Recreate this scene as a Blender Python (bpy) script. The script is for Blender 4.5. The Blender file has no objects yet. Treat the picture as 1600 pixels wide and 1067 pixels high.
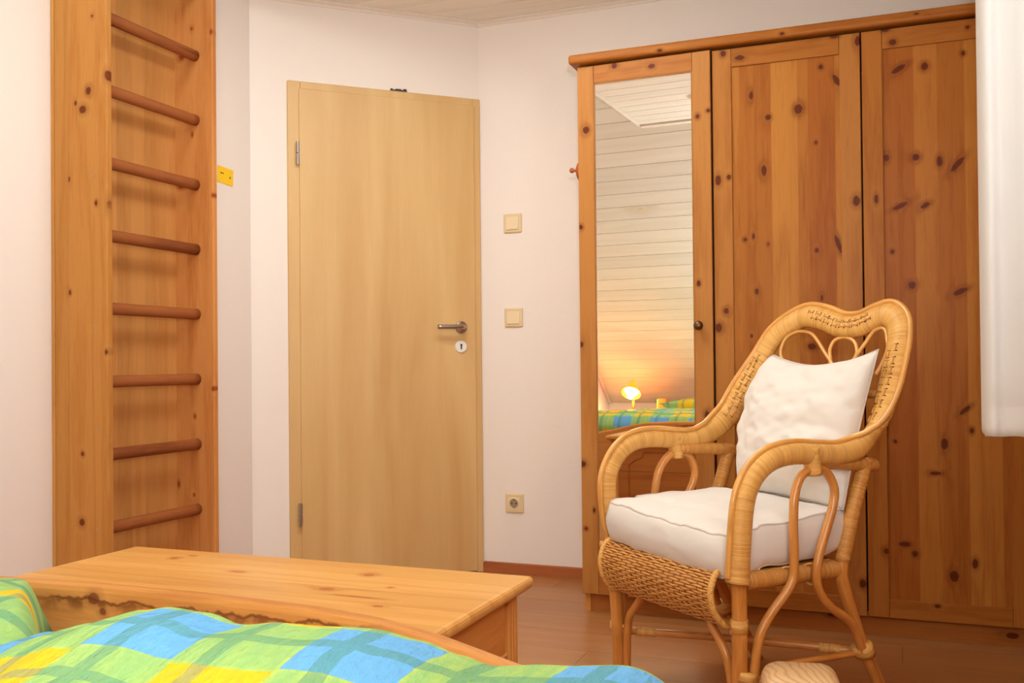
import bpy, bmesh, math, random
from mathutils import Vector, Matrix, noise

random.seed(7)
scn = bpy.context.scene
col = scn.collection
R = math.radians

# ---------------------------------------------------------------- camera
YAW, PIT, ROL = R(21.45), R(0.62), R(-0.546)
F = Vector((-math.sin(YAW) * math.cos(PIT), math.cos(YAW) * math.cos(PIT), math.sin(PIT)))
R0 = Vector((math.cos(YAW), math.sin(YAW), 0))
U0 = R0.cross(F)
RX = math.cos(ROL) * R0 + math.sin(ROL) * U0
UX = -math.sin(ROL) * R0 + math.cos(ROL) * U0
cam_d = bpy.data.cameras.new('camera')
cam = bpy.data.objects.new('camera', cam_d)
col.objects.link(cam)
m = Matrix((RX, UX, -F)).transposed().to_4x4()
m.translation = Vector((0, 0, 0.887))
cam.matrix_world = m
cam_d.sensor_width = 36.0
cam_d.lens = 1522 / 1600 * 36
cam_d.shift_y = 18.5 / 1600
cam_d.clip_start = 0.05
scn.camera = cam

# ---------------------------------------------------------------- world, lights, exposure
w = bpy.data.worlds.new('world')
scn.world = w
w.use_nodes = True
w.node_tree.nodes['Background'].inputs[0].default_value = (0.75, 0.85, 1.0, 1)
w.node_tree.nodes['Background'].inputs[1].default_value = 0.6


def area(name, loc, target, sx, sy, power, color):
    l = bpy.data.lights.new(name, 'AREA')
    l.shape = 'RECTANGLE'
    l.size, l.size_y = sx, sy
    l.energy = power
    l.color = color
    o = bpy.data.objects.new(name, l)
    col.objects.link(o)
    o.location = loc
    d = Vector(target) - Vector(loc)
    o.rotation_euler = d.to_track_quat('-Z', 'Y').to_euler()
    return o


# added fill behind the camera, no window there; daylight from the window in the
# right wall, and from the loft above the ladder
area('rear_fill_light', (-0.35, -0.30, 1.38), (-1.2, 3.2, 1.3), 1.1, 0.7, 4, (0.95, 1.0, 0.98))
area('side_window_light', (0.40, 1.30, 1.6), (0.02, 2.3, 1.35), 0.5, 1.0, 7.5, (0.90, 0.98, 1.0))  # moved in from the window and aimed to whiten the curtain
area('loft_light', (-1.85, 1.45, 2.75), (-2.5, 2.5, 1.4), 0.35, 0.5, 8, (0.95, 1.0, 0.98))
area('ceiling_fill_light', (-1.15, 2.45, 2.33), (-1.2, 2.5, 0), 0.8, 0.6, 19, (0.97, 1.0, 0.95))  # added fill, set apart from the lamp to light the wardrobe top
# the photographer's flash, turned up at the boarded ceiling
area('bounced_flash', (0.05, -0.02, 1.12), (-0.62, 0.22, 2.0), 0.10, 0.10, 46, (0.91, 1.0, 1.05))

scn.view_settings.view_transform = 'Standard'
scn.view_settings.look = 'None'
scn.view_settings.exposure = -0.05
scn.view_settings.gamma = 1.0
scn.view_settings.use_curve_mapping = False


# ================================================================ helpers
def lin(c):
    def f(x):
        x /= 255.0
        return x / 12.92 if x <= 0.04045 else ((x + 0.055) / 1.055) ** 2.4
    return (f(c[0]), f(c[1]), f(c[2]), 1.0)


class NT:
    """small helper for building shader trees"""
    def __init__(s, name):
        s.m = bpy.data.materials.new(name)
        s.m.use_nodes = True
        s.t = s.m.node_tree
        s.b = s.t.nodes['Principled BSDF']

    def n(s, typ, **kw):
        nd = s.t.nodes.new(typ)
        for k, v in kw.items():
            setattr(nd, k, v)
        return nd

    def link(s, a, b):
        s.t.links.new(a, b)

    def put(s, inp, v):
        if isinstance(v, (int, float, tuple, list, Vector)):
            inp.default_value = v
        else:
            s.link(v, inp)

    def math(s, op, a, b=None, c=None, clamp=False):
        nd = s.n('ShaderNodeMath', operation=op)
        nd.use_clamp = clamp
        s.put(nd.inputs[0], a)
        if b is not None:
            s.put(nd.inputs[1], b)
        if c is not None:
            s.put(nd.inputs[2], c)
        return nd.outputs[0]

    def vec(s, op, a, b=None):
        nd = s.n('ShaderNodeVectorMath', operation=op)
        s.put(nd.inputs[0], a)
        if b is not None:
            s.put(nd.inputs[1], b)
        return nd.outputs['Value'] if op in ('LENGTH', 'DOT_PRODUCT') else nd.outputs[0]

    def noise(s, v, scale, detail=2, rough=0.5, dist=0.0):
        nd = s.n('ShaderNodeTexNoise')
        s.put(nd.inputs['Vector'], v)
        nd.inputs['Scale'].default_value = scale
        nd.inputs['Detail'].default_value = detail
        nd.inputs['Roughness'].default_value = rough
        nd.inputs['Distortion'].default_value = dist
        return nd.outputs['Fac']

    def mix(s, f, a, b, typ='MIX'):
        nd = s.n('ShaderNodeMix', data_type='RGBA', blend_type=typ)
        s.put(nd.inputs[0], f)
        s.put(nd.inputs[6], a)
        s.put(nd.inputs[7], b)
        return nd.outputs[2]

    def rng(s, v, a, b, c, d):
        nd = s.n('ShaderNodeMapRange')
        nd.clamp = True
        s.put(nd.inputs[0], v)
        for i, x in enumerate((a, b, c, d)):
            nd.inputs[i + 1].default_value = x
        return nd.outputs[0]

    def bump(s, h, strength, dist=0.001):
        nd = s.n('ShaderNodeBump')
        nd.inputs['Strength'].default_value = strength
        nd.inputs['Distance'].default_value = dist
        s.link(h, nd.inputs['Height'])
        s.link(nd.outputs[0], s.b.inputs['Normal'])

    def tc(s):
        nd = s.n('ShaderNodeAttribute', attribute_name='tc')
        return nd.outputs['Vector']

    def base(s, c, rough=0.5, metal=0.0, spec=None):
        s.put(s.b.inputs['Base Color'], c)
        s.put(s.b.inputs['Roughness'], rough)
        s.put(s.b.inputs['Metallic'], metal)
        if spec is not None:
            s.b.inputs['Specular IOR Level'].default_value = spec
        return s.m


def plain(name, c, rough=0.5, metal=0.0, spec=None):
    return NT(name).base(lin(c), rough, metal, spec)


def pine(name, light, dark, axis, knots=(), face='xz', knotc=(72, 28, 12), rough=0.42,
         ring=5.0, cont=0.48, fine=0.7, rand_knots=0.0):
    """pine: grain along `axis` ('x','y','z'), optional measured knots (p, q, rp, rq) on `face`"""
    s = NT(name)
    tc = s.tc()
    oi = s.n('ShaderNodeObjectInfo')
    off = s.n('ShaderNodeCombineXYZ')
    for i in range(3):
        s.put(off.inputs[i], s.math('MULTIPLY', oi.outputs['Random'], 3.7 + 2.1 * i))
    v = s.vec('ADD', tc, off.outputs[0])
    sc = {'x': (0.07, 1, 1), 'y': (1, 0.07, 1), 'z': (1, 1, 0.07)}[axis]
    g = s.vec('MULTIPLY', v, sc)
    low = s.noise(g, 8.0, 2, 0.45)
    dmin = None
    comp = {'xz': (0, 2), 'xy': (0, 1), 'yz': (1, 2)}[face]
    for kn in knots:
        p, q, rp, rq = kn[:4]
        c = [0, 0, 0]
        k = [0, 0, 0]
        c[comp[0]], c[comp[1]] = p, q
        dv = s.vec('SUBTRACT', tc, tuple(c))
        if len(kn) > 4:                                   # tilted spike knot
            a = R(kn[4])
            e1, e2 = [0, 0, 0], [0, 0, 0]
            e1[comp[0]], e1[comp[1]] = math.cos(a) / rp, math.sin(a) / rp
            e2[comp[0]], e2[comp[1]] = -math.sin(a) / rq, math.cos(a) / rq
            cv = s.n('ShaderNodeCombineXYZ')
            s.put(cv.inputs[0], s.vec('DOT_PRODUCT', dv, tuple(e1)))
            s.put(cv.inputs[1], s.vec('DOT_PRODUCT', dv, tuple(e2)))
            d = s.vec('LENGTH', cv.outputs[0])
        else:
            k[comp[0]], k[comp[1]] = 1 / rp, 1 / rq
            d = s.vec('LENGTH', s.vec('MULTIPLY', dv, tuple(k)))
        dmin = d if dmin is None else s.math('MINIMUM', dmin, d)
    if rand_knots > 0:
        vo = s.n('ShaderNodeTexVoronoi')
        sk = {'x': (0.55, 1, 1), 'y': (1, 0.55, 1), 'z': (1, 1, 0.55)}[axis]
        s.link(s.vec('MULTIPLY', v, sk), vo.inputs['Vector'])
        vo.inputs['Scale'].default_value = rand_knots
        d = s.math('MULTIPLY', vo.outputs['Distance'], 12.0)
        dmin = d if dmin is None else s.math('MINIMUM', dmin, d)
    ph = s.math('MULTIPLY', low, ring)
    if dmin is not None:
        wob = s.noise(tc, 90, 2)
        dmin = s.math('ADD', dmin, s.math('MULTIPLY', s.math('SUBTRACT', wob, 0.5), 0.5))
        sw = s.math('DIVIDE', 1.6, s.math('ADD', s.math('MULTIPLY', dmin, dmin), 1.0))
        ph = s.math('ADD', ph, sw)
    si = s.math('MULTIPLY_ADD', s.math('SINE', s.math('MULTIPLY', ph, 6.283)), 0.5, 0.5)
    fin = s.noise(g, 130.0, 3, 0.6)
    f = s.math('ADD', s.math('MULTIPLY', s.math('POWER', si, 2.2), cont),
               s.math('MULTIPLY', s.math('SUBTRACT', fin, 0.5), fine * 2))
    f = s.math('MULTIPLY', f, 1.0, clamp=True)
    colr = s.mix(f, lin(light), lin(dark))
    colr = s.mix(1.0, colr, oi.outputs['Color'], 'MULTIPLY')
    if dmin is not None:
        halo = s.rng(dmin, 0.9, 2.4, 0.45, 0.0)
        colr = s.mix(halo, colr, lin([(a + b) / 2 for a, b in zip(dark, knotc)]))
        core = s.rng(dmin, 0.78, 1.05, 0.92, 0.0)
        ringn = s.math('MULTIPLY_ADD', s.math('SINE', s.math('MULTIPLY', dmin, 14.0)), 0.22, 0.5)
        kc = s.mix(ringn, lin(knotc), lin([min(255, x * 1.5) for x in knotc]))
        colr = s.mix(core, colr, kc)
    s.bump(fin, 0.12, 0.0006)
    return s.base(colr, rough, 0, 0.13)


# ---- mesh helpers -------------------------------------------------
def newbm():
    bm = bmesh.new()
    return bm


def box(bm, x0, x1, y0, y1, z0, z1, bev=0.0, seg=1, pred=None):
    vs = [bm.verts.new((x, y, z)) for x in (x0, x1) for y in (y0, y1) for z in (z0, z1)]
    idx = [(0, 1, 3, 2), (4, 6, 7, 5), (0, 4, 5, 1), (2, 3, 7, 6), (0, 2, 6, 4), (1, 5, 7, 3)]
    fs = [bm.faces.new([vs[i] for i in q]) for q in idx]
    if bev > 0:
        es = set(e for f in fs for e in f.edges)
        if pred:
            es = [e for e in es if pred((e.verts[0].co + e.verts[1].co) / 2)]
        bmesh.ops.bevel(bm, geom=list(es), offset=bev, segments=seg, profile=0.5, affect='EDGES')
    return bm


def catmull(pts, sub, closed=False):
    P = [Vector(p) for p in pts]
    n = len(P)
    out = []
    last = n if closed else n - 1
    for i in range(last):
        if closed:
            p0, p1, p2, p3 = P[(i - 1) % n], P[i], P[(i + 1) % n], P[(i + 2) % n]
        else:
            p0, p1, p2, p3 = P[max(i - 1, 0)], P[i], P[i + 1], P[min(i + 2, n - 1)]
        for k in range(sub):
            t = k / sub
            out.append(0.5 * ((2 * p1) + (p2 - p0) * t + (2 * p0 - 5 * p1 + 4 * p2 - p3) * t * t
                              + (3 * p1 - p0 - 3 * p2 + p3) * t ** 3))
    if not closed:
        out.append(P[-1].copy())
    return out


def sweep(bm, pts, ra, rb=None, refs=None, segs=10, closed=False, sub=0, cap=True):
    """tube along pts; ra across (in the curve's plane), rb along the reference normal"""
    if sub:
        if refs:
            refs = catmull(refs, sub, closed)
        if isinstance(ra, (list, tuple)):
            ra = [v.x for v in catmull([(r, 0, 0) for r in ra], sub, closed)]
        pts = catmull(pts, sub, closed)
    P = [Vector(p) for p in pts]
    n = len(P)
    lay = bm.verts.layers.float_vector.get('tc') or bm.verts.layers.float_vector.new('tc')
    if rb is None:
        rb = ra
    rings = []
    s = 0.0
    prev = None
    seed = random.random() * 5
    for i in range(n):
        a = P[(i - 1) % n] if (closed or i > 0) else P[i]
        b = P[(i + 1) % n] if (closed or i < n - 1) else P[i]
        t = (b - a).normalized()
        if refs:
            nn = Vector(refs[i])
            nn = (nn - t * nn.dot(t)).normalized()
        else:
            if prev is None:
                up = Vector((0, 0, 1)) if abs(t.z) < 0.9 else Vector((1, 0, 0))
                nn = (up - t * up.dot(t)).normalized()
            else:
                nn = (prev - t * prev.dot(t)).normalized()
        prev = nn
        sd = t.cross(nn)
        if i:
            s += (P[i] - P[i - 1]).length
        A = ra[i] if isinstance(ra, (list, tuple)) else ra
        B = rb[i] if isinstance(rb, (list, tuple)) else rb
        ring = []
        for k in range(segs):
            th = 2 * math.pi * k / segs
            v = bm.verts.new(P[i] + sd * (A * math.cos(th)) + nn * (B * math.sin(th)))
            tt = th if th <= math.pi else 2 * math.pi - th
            v[lay] = (tt * A, s, seed)
            ring.append(v)
        rings.append(ring)
    m_ = n if closed else n - 1
    for i in range(m_):
        r0, r1 = rings[i], rings[(i + 1) % n]
        for k in range(segs):
            bm.faces.new((r0[k], r0[(k + 1) % segs], r1[(k + 1) % segs], r1[k]))
    if cap and not closed:
        bm.faces.new(rings[0][::-1])
        bm.faces.new(rings[-1])
    return P


def disc(bm, c, axis, r, h, segs=24, bev=0.0):
    """short cylinder from c along axis for h"""
    ax = Vector(axis).normalized()
    c = Vector(c)
    if bev > 0:
        pts = [c, c + ax * (h - bev), c + ax * (h - bev * 0.3), c + ax * h]
        sweep(bm, pts, [r, r, r - bev * 0.3, r - bev], segs=segs)
    else:
        sweep(bm, [c, c + ax * h], r, segs=segs)


def lathe(bm, prof, c, axis='z', segs=28):
    c = Vector(c)
    q = {'z': Matrix.Identity(3), 'x': Matrix.Rotation(R(90), 3, 'Y'), 'y': Matrix.Rotation(R(-90), 3, 'X')}[axis] \
        if isinstance(axis, str) else Vector((0, 0, 1)).rotation_difference(Vector(axis)).to_matrix()
    rings = []
    for r, h in prof:
        rings.append([bm.verts.new(c + q @ Vector((r * math.cos(2 * math.pi * k / segs),
                                                  r * math.sin(2 * math.pi * k / segs), h)))
                      for k in range(segs)])
    for a, b in zip(rings, rings[1:]):
        for k in range(segs):
            bm.faces.new((a[k], a[(k + 1) % segs], b[(k + 1) % segs], b[k]))
    bm.faces.new(rings[0][::-1])
    bm.faces.new(rings[-1])


def obj(name, bm, mat, parent=None, smooth=False, loc=None, tint=None, xf=None, local=False):
    """one mesh object; bm is in world coordinates (or in the parent's when local)"""
    bmesh.ops.recalc_face_normals(bm, faces=bm.faces[:])
    lay = bm.verts.layers.float_vector.get('tc')
    if lay is None:
        lay = bm.verts.layers.float_vector.new('tc')
        for v in bm.verts:
            v[lay] = v.co
    if xf is not None:
        bm.transform(xf)
    P = Vector((0, 0, 0))
    p = parent
    while p is not None:
        P += Vector(p.location)
        p = p.parent
    if loc is None:
        loc = P if parent is not None else Vector((0, 0, 0))
    loc = Vector(loc)
    if not local:
        bm.transform(Matrix.Translation(-loc))
    me = bpy.data.meshes.new(name)
    bm.to_mesh(me)
    bm.free()
    if smooth:
        me.shade_smooth()
    me.materials.append(mat)
    o = bpy.data.objects.new(name, me)
    col.objects.link(o)
    if parent is not None:
        o.parent = parent
        o.location = (0, 0, 0) if local else loc - P
    else:
        o.location = loc
    if tint is not None:
        o.color = (tint[0], tint[1], tint[2], 1) if isinstance(tint, (tuple, list)) else (tint, tint, tint, 1)
    return o


def tag(o, label, cat, group=None, kind=None):
    o['label'] = label
    o['category'] = cat
    if group:
        o['group'] = group
    if kind:
        o['kind'] = kind
    return o


def thing(name, label, cat, loc, rotz=0.0, group=None):
    o = bpy.data.objects.new(name, None)
    o.empty_display_size = 0.1
    col.objects.link(o)
    o.location = loc
    o.rotation_euler = (0, 0, rotz)
    tag(o, label, cat, group)
    return o


def struct(name, bm, mat, parent=None, **kw):
    o = obj(name, bm, mat, parent, **kw)
    if parent is None:
        o['kind'] = 'structure'
    return o


def quad_box(name, mat, *a, **kw):
    bm = newbm()
    box(bm, *a, bev=kw.pop('bev', 0), seg=kw.pop('seg', 1), pred=kw.pop('pred', None))
    return obj(name, bm, mat, **kw)


# ================================================================ materials
def wall_mat(name, c, rough=0.9):
    s = NT(name)
    tc = s.tc()
    n1 = s.noise(tc, 160, 3, 0.6)
    n2 = s.noise(tc, 1.4, 1)
    c1 = s.mix(s.math('MULTIPLY', n2, 0.25), lin(c), lin([x * 0.97 for x in c]))
    s.bump(n1, 0.35, 0.0018)
    return s.base(c1, rough, 0, 0.2)


M_wall = wall_mat('wall_plaster', (238, 227, 219))
M_trimw = plain('white_trim', (232, 220, 208), 0.5)
M_plankw = pine('whitewashed_board', (240, 233, 222), (229, 217, 200), 'x', rough=0.5,
                knotc=(205, 175, 140), cont=0.35, fine=0.15, rand_knots=2.2)
M_recess = plain('board_joint', (205, 188, 168), 0.8)


def floor_mat():
    s = NT('laminate_floor')
    tc = s.tc()
    oi = s.n('ShaderNodeObjectInfo')
    off = s.n('ShaderNodeCombineXYZ')
    s.put(off.inputs[0], s.math('MULTIPLY', oi.outputs['Random'], 9))
    s.put(off.inputs[1], s.math('MULTIPLY', oi.outputs['Random'], 5))
    g = s.vec('MULTIPLY', s.vec('ADD', tc, off.outputs[0]), (0.08, 1, 1))
    a = s.noise(g, 22, 3, 0.5)
    b = s.noise(g, 160, 2)
    f = s.math('MULTIPLY_ADD', a, 1.3, -0.25, clamp=True)
    c = s.mix(f, lin((176, 118, 66)), lin((146, 90, 46)))
    c = s.mix(s.math('MULTIPLY', b, 0.35), c, lin((190, 138, 92)))
    c = s.mix(1.0, c, oi.outputs['Color'], 'MULTIPLY')
    return s.base(c, 0.32, 0, 0.5)


M_floor = floor_mat()
M_gap = plain('dark_gap', (52, 30, 18), 0.9)
M_base = pine('baseboard_wood', (172, 100, 58), (148, 80, 44), 'x', rough=0.45)


def beech():
    s = NT('beech_laminate')
    tc = s.tc()
    g = s.vec('MULTIPLY', tc, (1, 1, 0.09))
    a = s.noise(g, 6.5, 3, 0.5, 0.6)
    b = s.noise(s.vec('MULTIPLY', tc, (1, 1, 0.05)), 210, 2)
    f = s.rng(a, 0.35, 0.68, 0, 1)
    c = s.mix(f, lin((222, 187, 130)), lin((204, 162, 104)))
    c = s.mix(s.math('MULTIPLY', b, 0.25), c, lin((188, 136, 82)))
    return s.base(c, 0.42, 0, 0.4)


M_beech = beech()
PL, PD = (206, 140, 70), (182, 108, 46)
M_pine_x = pine('pine_along_x', PL, PD, 'x', rand_knots=1.6)
M_pine_y = pine('pine_along_y', PL, PD, 'y')
M_pine_z = pine('pine_along_z', PL, PD, 'z')
M_metal = plain('brushed_steel', (178, 168, 158), 0.32, 1.0)
M_dkmetal = plain('dark_steel', (92, 84, 78), 0.35, 1.0)
M_brass = plain('aged_brass', (112, 82, 52), 0.38, 0.9)
M_white = plain('white_metal', (236, 234, 228), 0.35)
M_black = plain('black_hole', (12, 10, 10), 0.8)
M_cream = plain('cream_plastic', (222, 198, 156), 0.4)
M_cream2 = plain('cream_plastic_rocker', (230, 208, 170), 0.35)
M_mirror = plain('mirror_silver', (250, 248, 246), 0.0, 1.0)
M_peg = plain('stained_peg_wood', (170, 80, 32), 0.4)
M_yellow = plain('yellow_note', (248, 200, 20), 0.55)

# ================================================================ setting
XL, YB, XR, YK = -2.56, 3.845, 0.46, -1.36      # left wall, back wall, right wall, knee wall
XW, YLAD0, YLAD1 = -2.344, 2.408, 2.952         # far piece of the left wall, ladder niche
ZC = 2.362
C = Vector((-1.652, 3.845, 0))
DA = R(44)
dS = Vector((math.cos(DA), math.sin(DA), 0))
dT = Vector((math.sin(DA), -math.cos(DA), 0))
S_END = -0.962
CE = C + dS * S_END                              # corner at the left end of the door wall
ZT = 3.7

bm = newbm(); box(bm, XL - 0.1, XR + 0.1, YK - 0.1, YB + 0.1, -0.06, -0.006)
floor = struct('floor', bm, M_gap)
fy = YK
row = 0
while fy < YB:
    x = XL + (-0.9 if row % 3 == 0 else (-0.45 if row % 3 == 1 else 0.0))
    while x < XR:
        x0, x1 = max(x, XL), min(x + 1.285, XR)
        if x1 - x0 > 0.02:
            k = random.uniform(0.9, 1.06)
            quad_box('plank', M_floor, x0 + 0.0006, x1 - 0.0006, fy + 0.0008, min(fy + 0.193, YB) - 0.0008, -0.006, 0.0,
                     parent=floor, tint=(k, k * random.uniform(0.97, 1.01), k * 0.99))
        x += 1.285
    fy += 0.193
    row += 1

# walls
bm = newbm(); box(bm, C.x - 0.3, XR + 0.1, YB, YB + 0.12, 0, ZT)
wall_back = struct('wall_back', bm, M_wall)
MD = Matrix(((dS.x, dT.x, 0, C.x), (dS.y, dT.y, 0, C.y), (0, 0, 1, 0), (0, 0, 0, 1)))
bm = newbm()
box(bm, S_END, -0.79, -0.12, 0, 0, ZT)
box(bm, -0.03, 0.0, -0.12, 0, 0, ZT)
box(bm, -0.79, -0.03, -0.12, 0, 1.99, ZT)
wall_door = struct('wall_door', bm, M_wall, xf=MD)
bm = newbm(); box(bm, XL - 0.1, XW, YLAD1 + 0.02, CE.y + 0.09, 0, ZT)
struct('wall_left_far', bm, M_wall)
bm = newbm(); box(bm, XL - 0.12, XL, YK - 0.1, YLAD1 + 0.02, 0, ZT + 0.3)
struct('wall_left', bm, M_wall)
bm = newbm(); box(bm, XL - 0.1, XR + 0.1, YK - 0.12, YK, 0, 0.545)
struct('wall_front', bm, M_wall)
bm = newbm()
WY0, WY1, WZ0, WZ1 = 0.78, 1.58, 0.95, 2.1
box(bm, XR, XR + 0.12, YK - 0.1, WY0, 0, ZT)
box(bm, XR, XR + 0.12, WY1, YB + 0.1, 0, ZT)
box(bm, XR, XR + 0.12, WY0, WY1, 0, WZ0)
box(bm, XR, XR + 0.12, WY0, WY1, WZ1, ZT)
struct('wall_right', bm, M_pine_z)  # unseen wall; pine invented here to reflect less light at the right
M_glass = NT('window_glass')
M_glass.b.inputs['Transmission Weight'].default_value = 1.0
M_glass = M_glass.base((1, 1, 1, 1), 0.0)
bm = newbm()
box(bm, XR + 0.03, XR + 0.09, WY0, WY0 + 0.06, WZ0, WZ1, 0.004)
box(bm, XR + 0.03, XR + 0.09, WY1 - 0.06, WY1, WZ0, WZ1, 0.004)
box(bm, XR + 0.03, XR + 0.09, WY0 + 0.06, WY1 - 0.06, WZ0, WZ0 + 0.06, 0.004)
box(bm, XR + 0.03, XR + 0.09, WY0 + 0.06, WY1 - 0.06, WZ1 - 0.06, WZ1, 0.004)
win = struct('window_1', bm, M_trimw)
quad_box('pane', M_glass, XR + 0.055, XR + 0.065, WY0 + 0.06, WY1 - 0.06, WZ0 + 0.06, WZ1 - 0.06, parent=win)

# flat ceiling: whitewashed boards, open above the ladder
XO, YO1 = -1.585, 3.02
bm = newbm()
box(bm, XO, XR + 0.1, 0.80, YB + 0.1, ZC + 0.004, ZC + 0.10)
box(bm, XL - 0.1, XO, YO1, YB + 0.1, ZC + 0.004, ZC + 0.10)
ceiling = struct('ceiling', bm, M_recess)
y = 0.80
while y < YB:
    y1 = min(y + 0.12, YB + 0.02)
    k = random.uniform(0.95, 1.03)
    x0 = XO if y1 < YO1 else XL
    if y < YO1 < y1:
        x0 = XO
    quad_box('plank', M_plankw, x0, XR, y + 0.0013, y1 - 0.0013, ZC - 0.008, ZC + 0.004, bev=0.0018,
             pred=lambda c: c.z < ZC - 0.007, parent=ceiling, tint=k)
    y += 0.12

# sloped ceiling over the bed, running on up over the loft opening
s0 = Vector((0, YK, 0.545)); s1 = Vector((0, 0.80, 2.354))
sd = (s1 - s0).normalized(); sn = Vector((0, -sd.z, sd.y))        # sn points up/out
SL = (s1 - s0).length
MS = Matrix(((1, 0, 0, 0), (0, sd.y, sn.y, s0.y), (0, sd.z, sn.z, s0.z), (0, 0, 0, 1)))
bm = newbm()
box(bm, XL - 0.1, XR + 0.1, -0.1, SL + 0.02, 0.014, 0.08)
box(bm, XL - 0.1, XO + 0.4, SL + 0.02, SL + 1.9, 0.014, 0.08)
slope = struct('ceiling_sloped', bm, M_recess, xf=MS)
t = 0.0
while t < SL + 1.85:
    t1 = t + 0.1145
    x1 = XR if t1 < SL + 0.03 else XO + 0.35
    k = random.uniform(0.95, 1.03)
    bm = newbm()
    box(bm, XL, x1, t + 0.0012, t1 - 0.0012, 0.0, 0.014, 0.0012, pred=lambda c: c.z < 0.001)
    obj('plank', bm, M_plankw, slope, xf=MS, tint=k)
    t += 0.1145
# loft shaft walls and its white edge trims
bm = newbm(); box(bm, XL - 0.1, XO + 0.4, YO1, YO1 + 0.08, ZC + 0.1, 4.3)
struct('wall_loft_back', bm, M_wall)
bm = newbm(); box(bm, XO + 0.0, XO + 0.06, 0.82, YO1, ZC + 0.1, 4.3)
struct('wall_loft_right', bm, M_wall)
bm = newbm()
box(bm, XO - 0.02, XO, 0.80, YO1, ZC - 0.012, ZC + 0.10, 0.002)
struct('trim_1', bm, M_trimw)
bm = newbm()
box(bm, XL, XO - 0.02, YO1 - 0.02, YO1, ZC - 0.012, ZC + 0.10, 0.002)
struct('trim_2', bm, M_trimw)
bm = newbm()
box(bm, XO, XR, 0.80 - 0.012, 0.80 + 0.03, ZC - 0.02, ZC - 0.008, 0.002)
struct('trim_3', bm, M_trimw)
bm = newbm()
box(bm, XL, XL + 0.022, 0.0, SL, -0.02, 0.0, 0.003)
struct('trim_4', bm, M_trimw, xf=MS)


def crown(name, L, mtx):
    bm = newbm()
    prof = [(0, 0), (0.022, 0), (0.022, -0.004), (0.014, -0.007), (0.008, -0.011), (0.005, -0.017), (0, -0.017)]
    a = [bm.verts.new((0, t_, ZC - 0.008 + z_)) for t_, z_ in prof]
    b = [bm.verts.new((L, t_, ZC - 0.008 + z_)) for t_, z_ in prof]
    for i in range(len(prof)):
        j = (i + 1) % len(prof)
        bm.faces.new((a[i], a[j], b[j], b[i]))
    bm.faces.new(a); bm.faces.new(b[::-1])
    return struct(name, bm, M_trimw, xf=mtx)


crown('trim_5', XR - C.x, Matrix(((1, 0, 0, C.x), (0, -1, 0, YB), (0, 0, 1, 0), (0, 0, 0, 1))))
crown('trim_6', -S_END, MD @ Matrix.Translation((S_END, 0, 0)))
crown('trim_7', CE.y - YO1, Matrix(((0, 1, 0, XW), (1, 0, 0, YO1), (0, 0, 1, 0), (0, 0, 0, 1))))

bm = newbm(); box(bm, C.x + 0.006, -1.08, YB - 0.014, YB, 0, 0.046, 0.004, pred=lambda c: c.z > 0.04)
struct('baseboard_back', bm, M_base)
bm = newbm(); box(bm, XW, XW + 0.014, YLAD1 + 0.03, CE.y - 0.01, 0, 0.046, 0.004)
struct('baseboard_left', bm, M_base)
bm = newbm(); box(bm, S_END + 0.02, -0.822, 0, 0.014, 0, 0.046, 0.004)
struct('baseboard_door', bm, M_base, xf=MD)

# ---------------------------------------------------------------- door
bm = newbm()
box(bm, -0.819, -0.768, -0.12, 0.012, 0, 2.024, 0.003)
box(bm, -0.034, -0.002, -0.12, 0.012, 0, 2.024, 0.003)
box(bm, -0.768, -0.034, -0.12, 0.012, 1.990, 2.024, 0.003)
frame = struct('door_1', bm, M_beech, xf=MD)
bm = newbm(); box(bm, -0.7745, -0.0315, 0.002, 0.020, 0.008, 1.995, 0.004, 2)
leaf = obj('door_leaf', bm, M_beech, frame, xf=MD)
leaf.color = (1, 1, 1, 1)
for z in (1.732, 0.298):
    bm = newbm()
    for a, b_ in ((-0.045, -0.002), (0.002, 0.045)):
        sweep(bm, [(-0.781, 0.026, z + a), (-0.781, 0.026, z + b_)], 0.0075, segs=16)
    box(bm, -0.781, -0.772, 0.016, 0.024, z - 0.04, z + 0.04)
    obj('hinge', bm, M_metal, frame, xf=MD, smooth=False)
hs, hz = -0.0985, 1.044
bm = newbm()
disc(bm, (hs, 0.020, hz), (0, 1, 0), 0.026, 0.008, 32, 0.003)
sweep(bm, [(hs, 0.026, hz), (hs, 0.055, hz), (hs - 0.006, 0.066, hz), (hs - 0.02, 0.070, hz),
           (hs - 0.07, 0.070, hz), (hs - 0.118, 0.066, hz)], [0.0105, 0.0105, 0.0105, 0.0105, 0.0095, 0.0095],
      segs=16, sub=3)
obj('door_handle', bm, M_metal, leaf, xf=MD, smooth=True)
bm = newbm()
disc(bm, (hs - 0.002, 0.020, 0.962), (0, 1, 0), 0.0255, 0.007, 32, 0.003)
k = obj('keyhole_plate', bm, M_white, leaf, xf=MD, smooth=False)
bm = newbm()
disc(bm, (hs - 0.002, 0.0268, 0.969), (0, 1, 0), 0.0045, 0.0012, 16)
box(bm, hs - 0.0048, hs + 0.0008, 0.0268, 0.0278, 0.951, 0.968)
obj('keyhole', bm, M_black, leaf, xf=MD)
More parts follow.
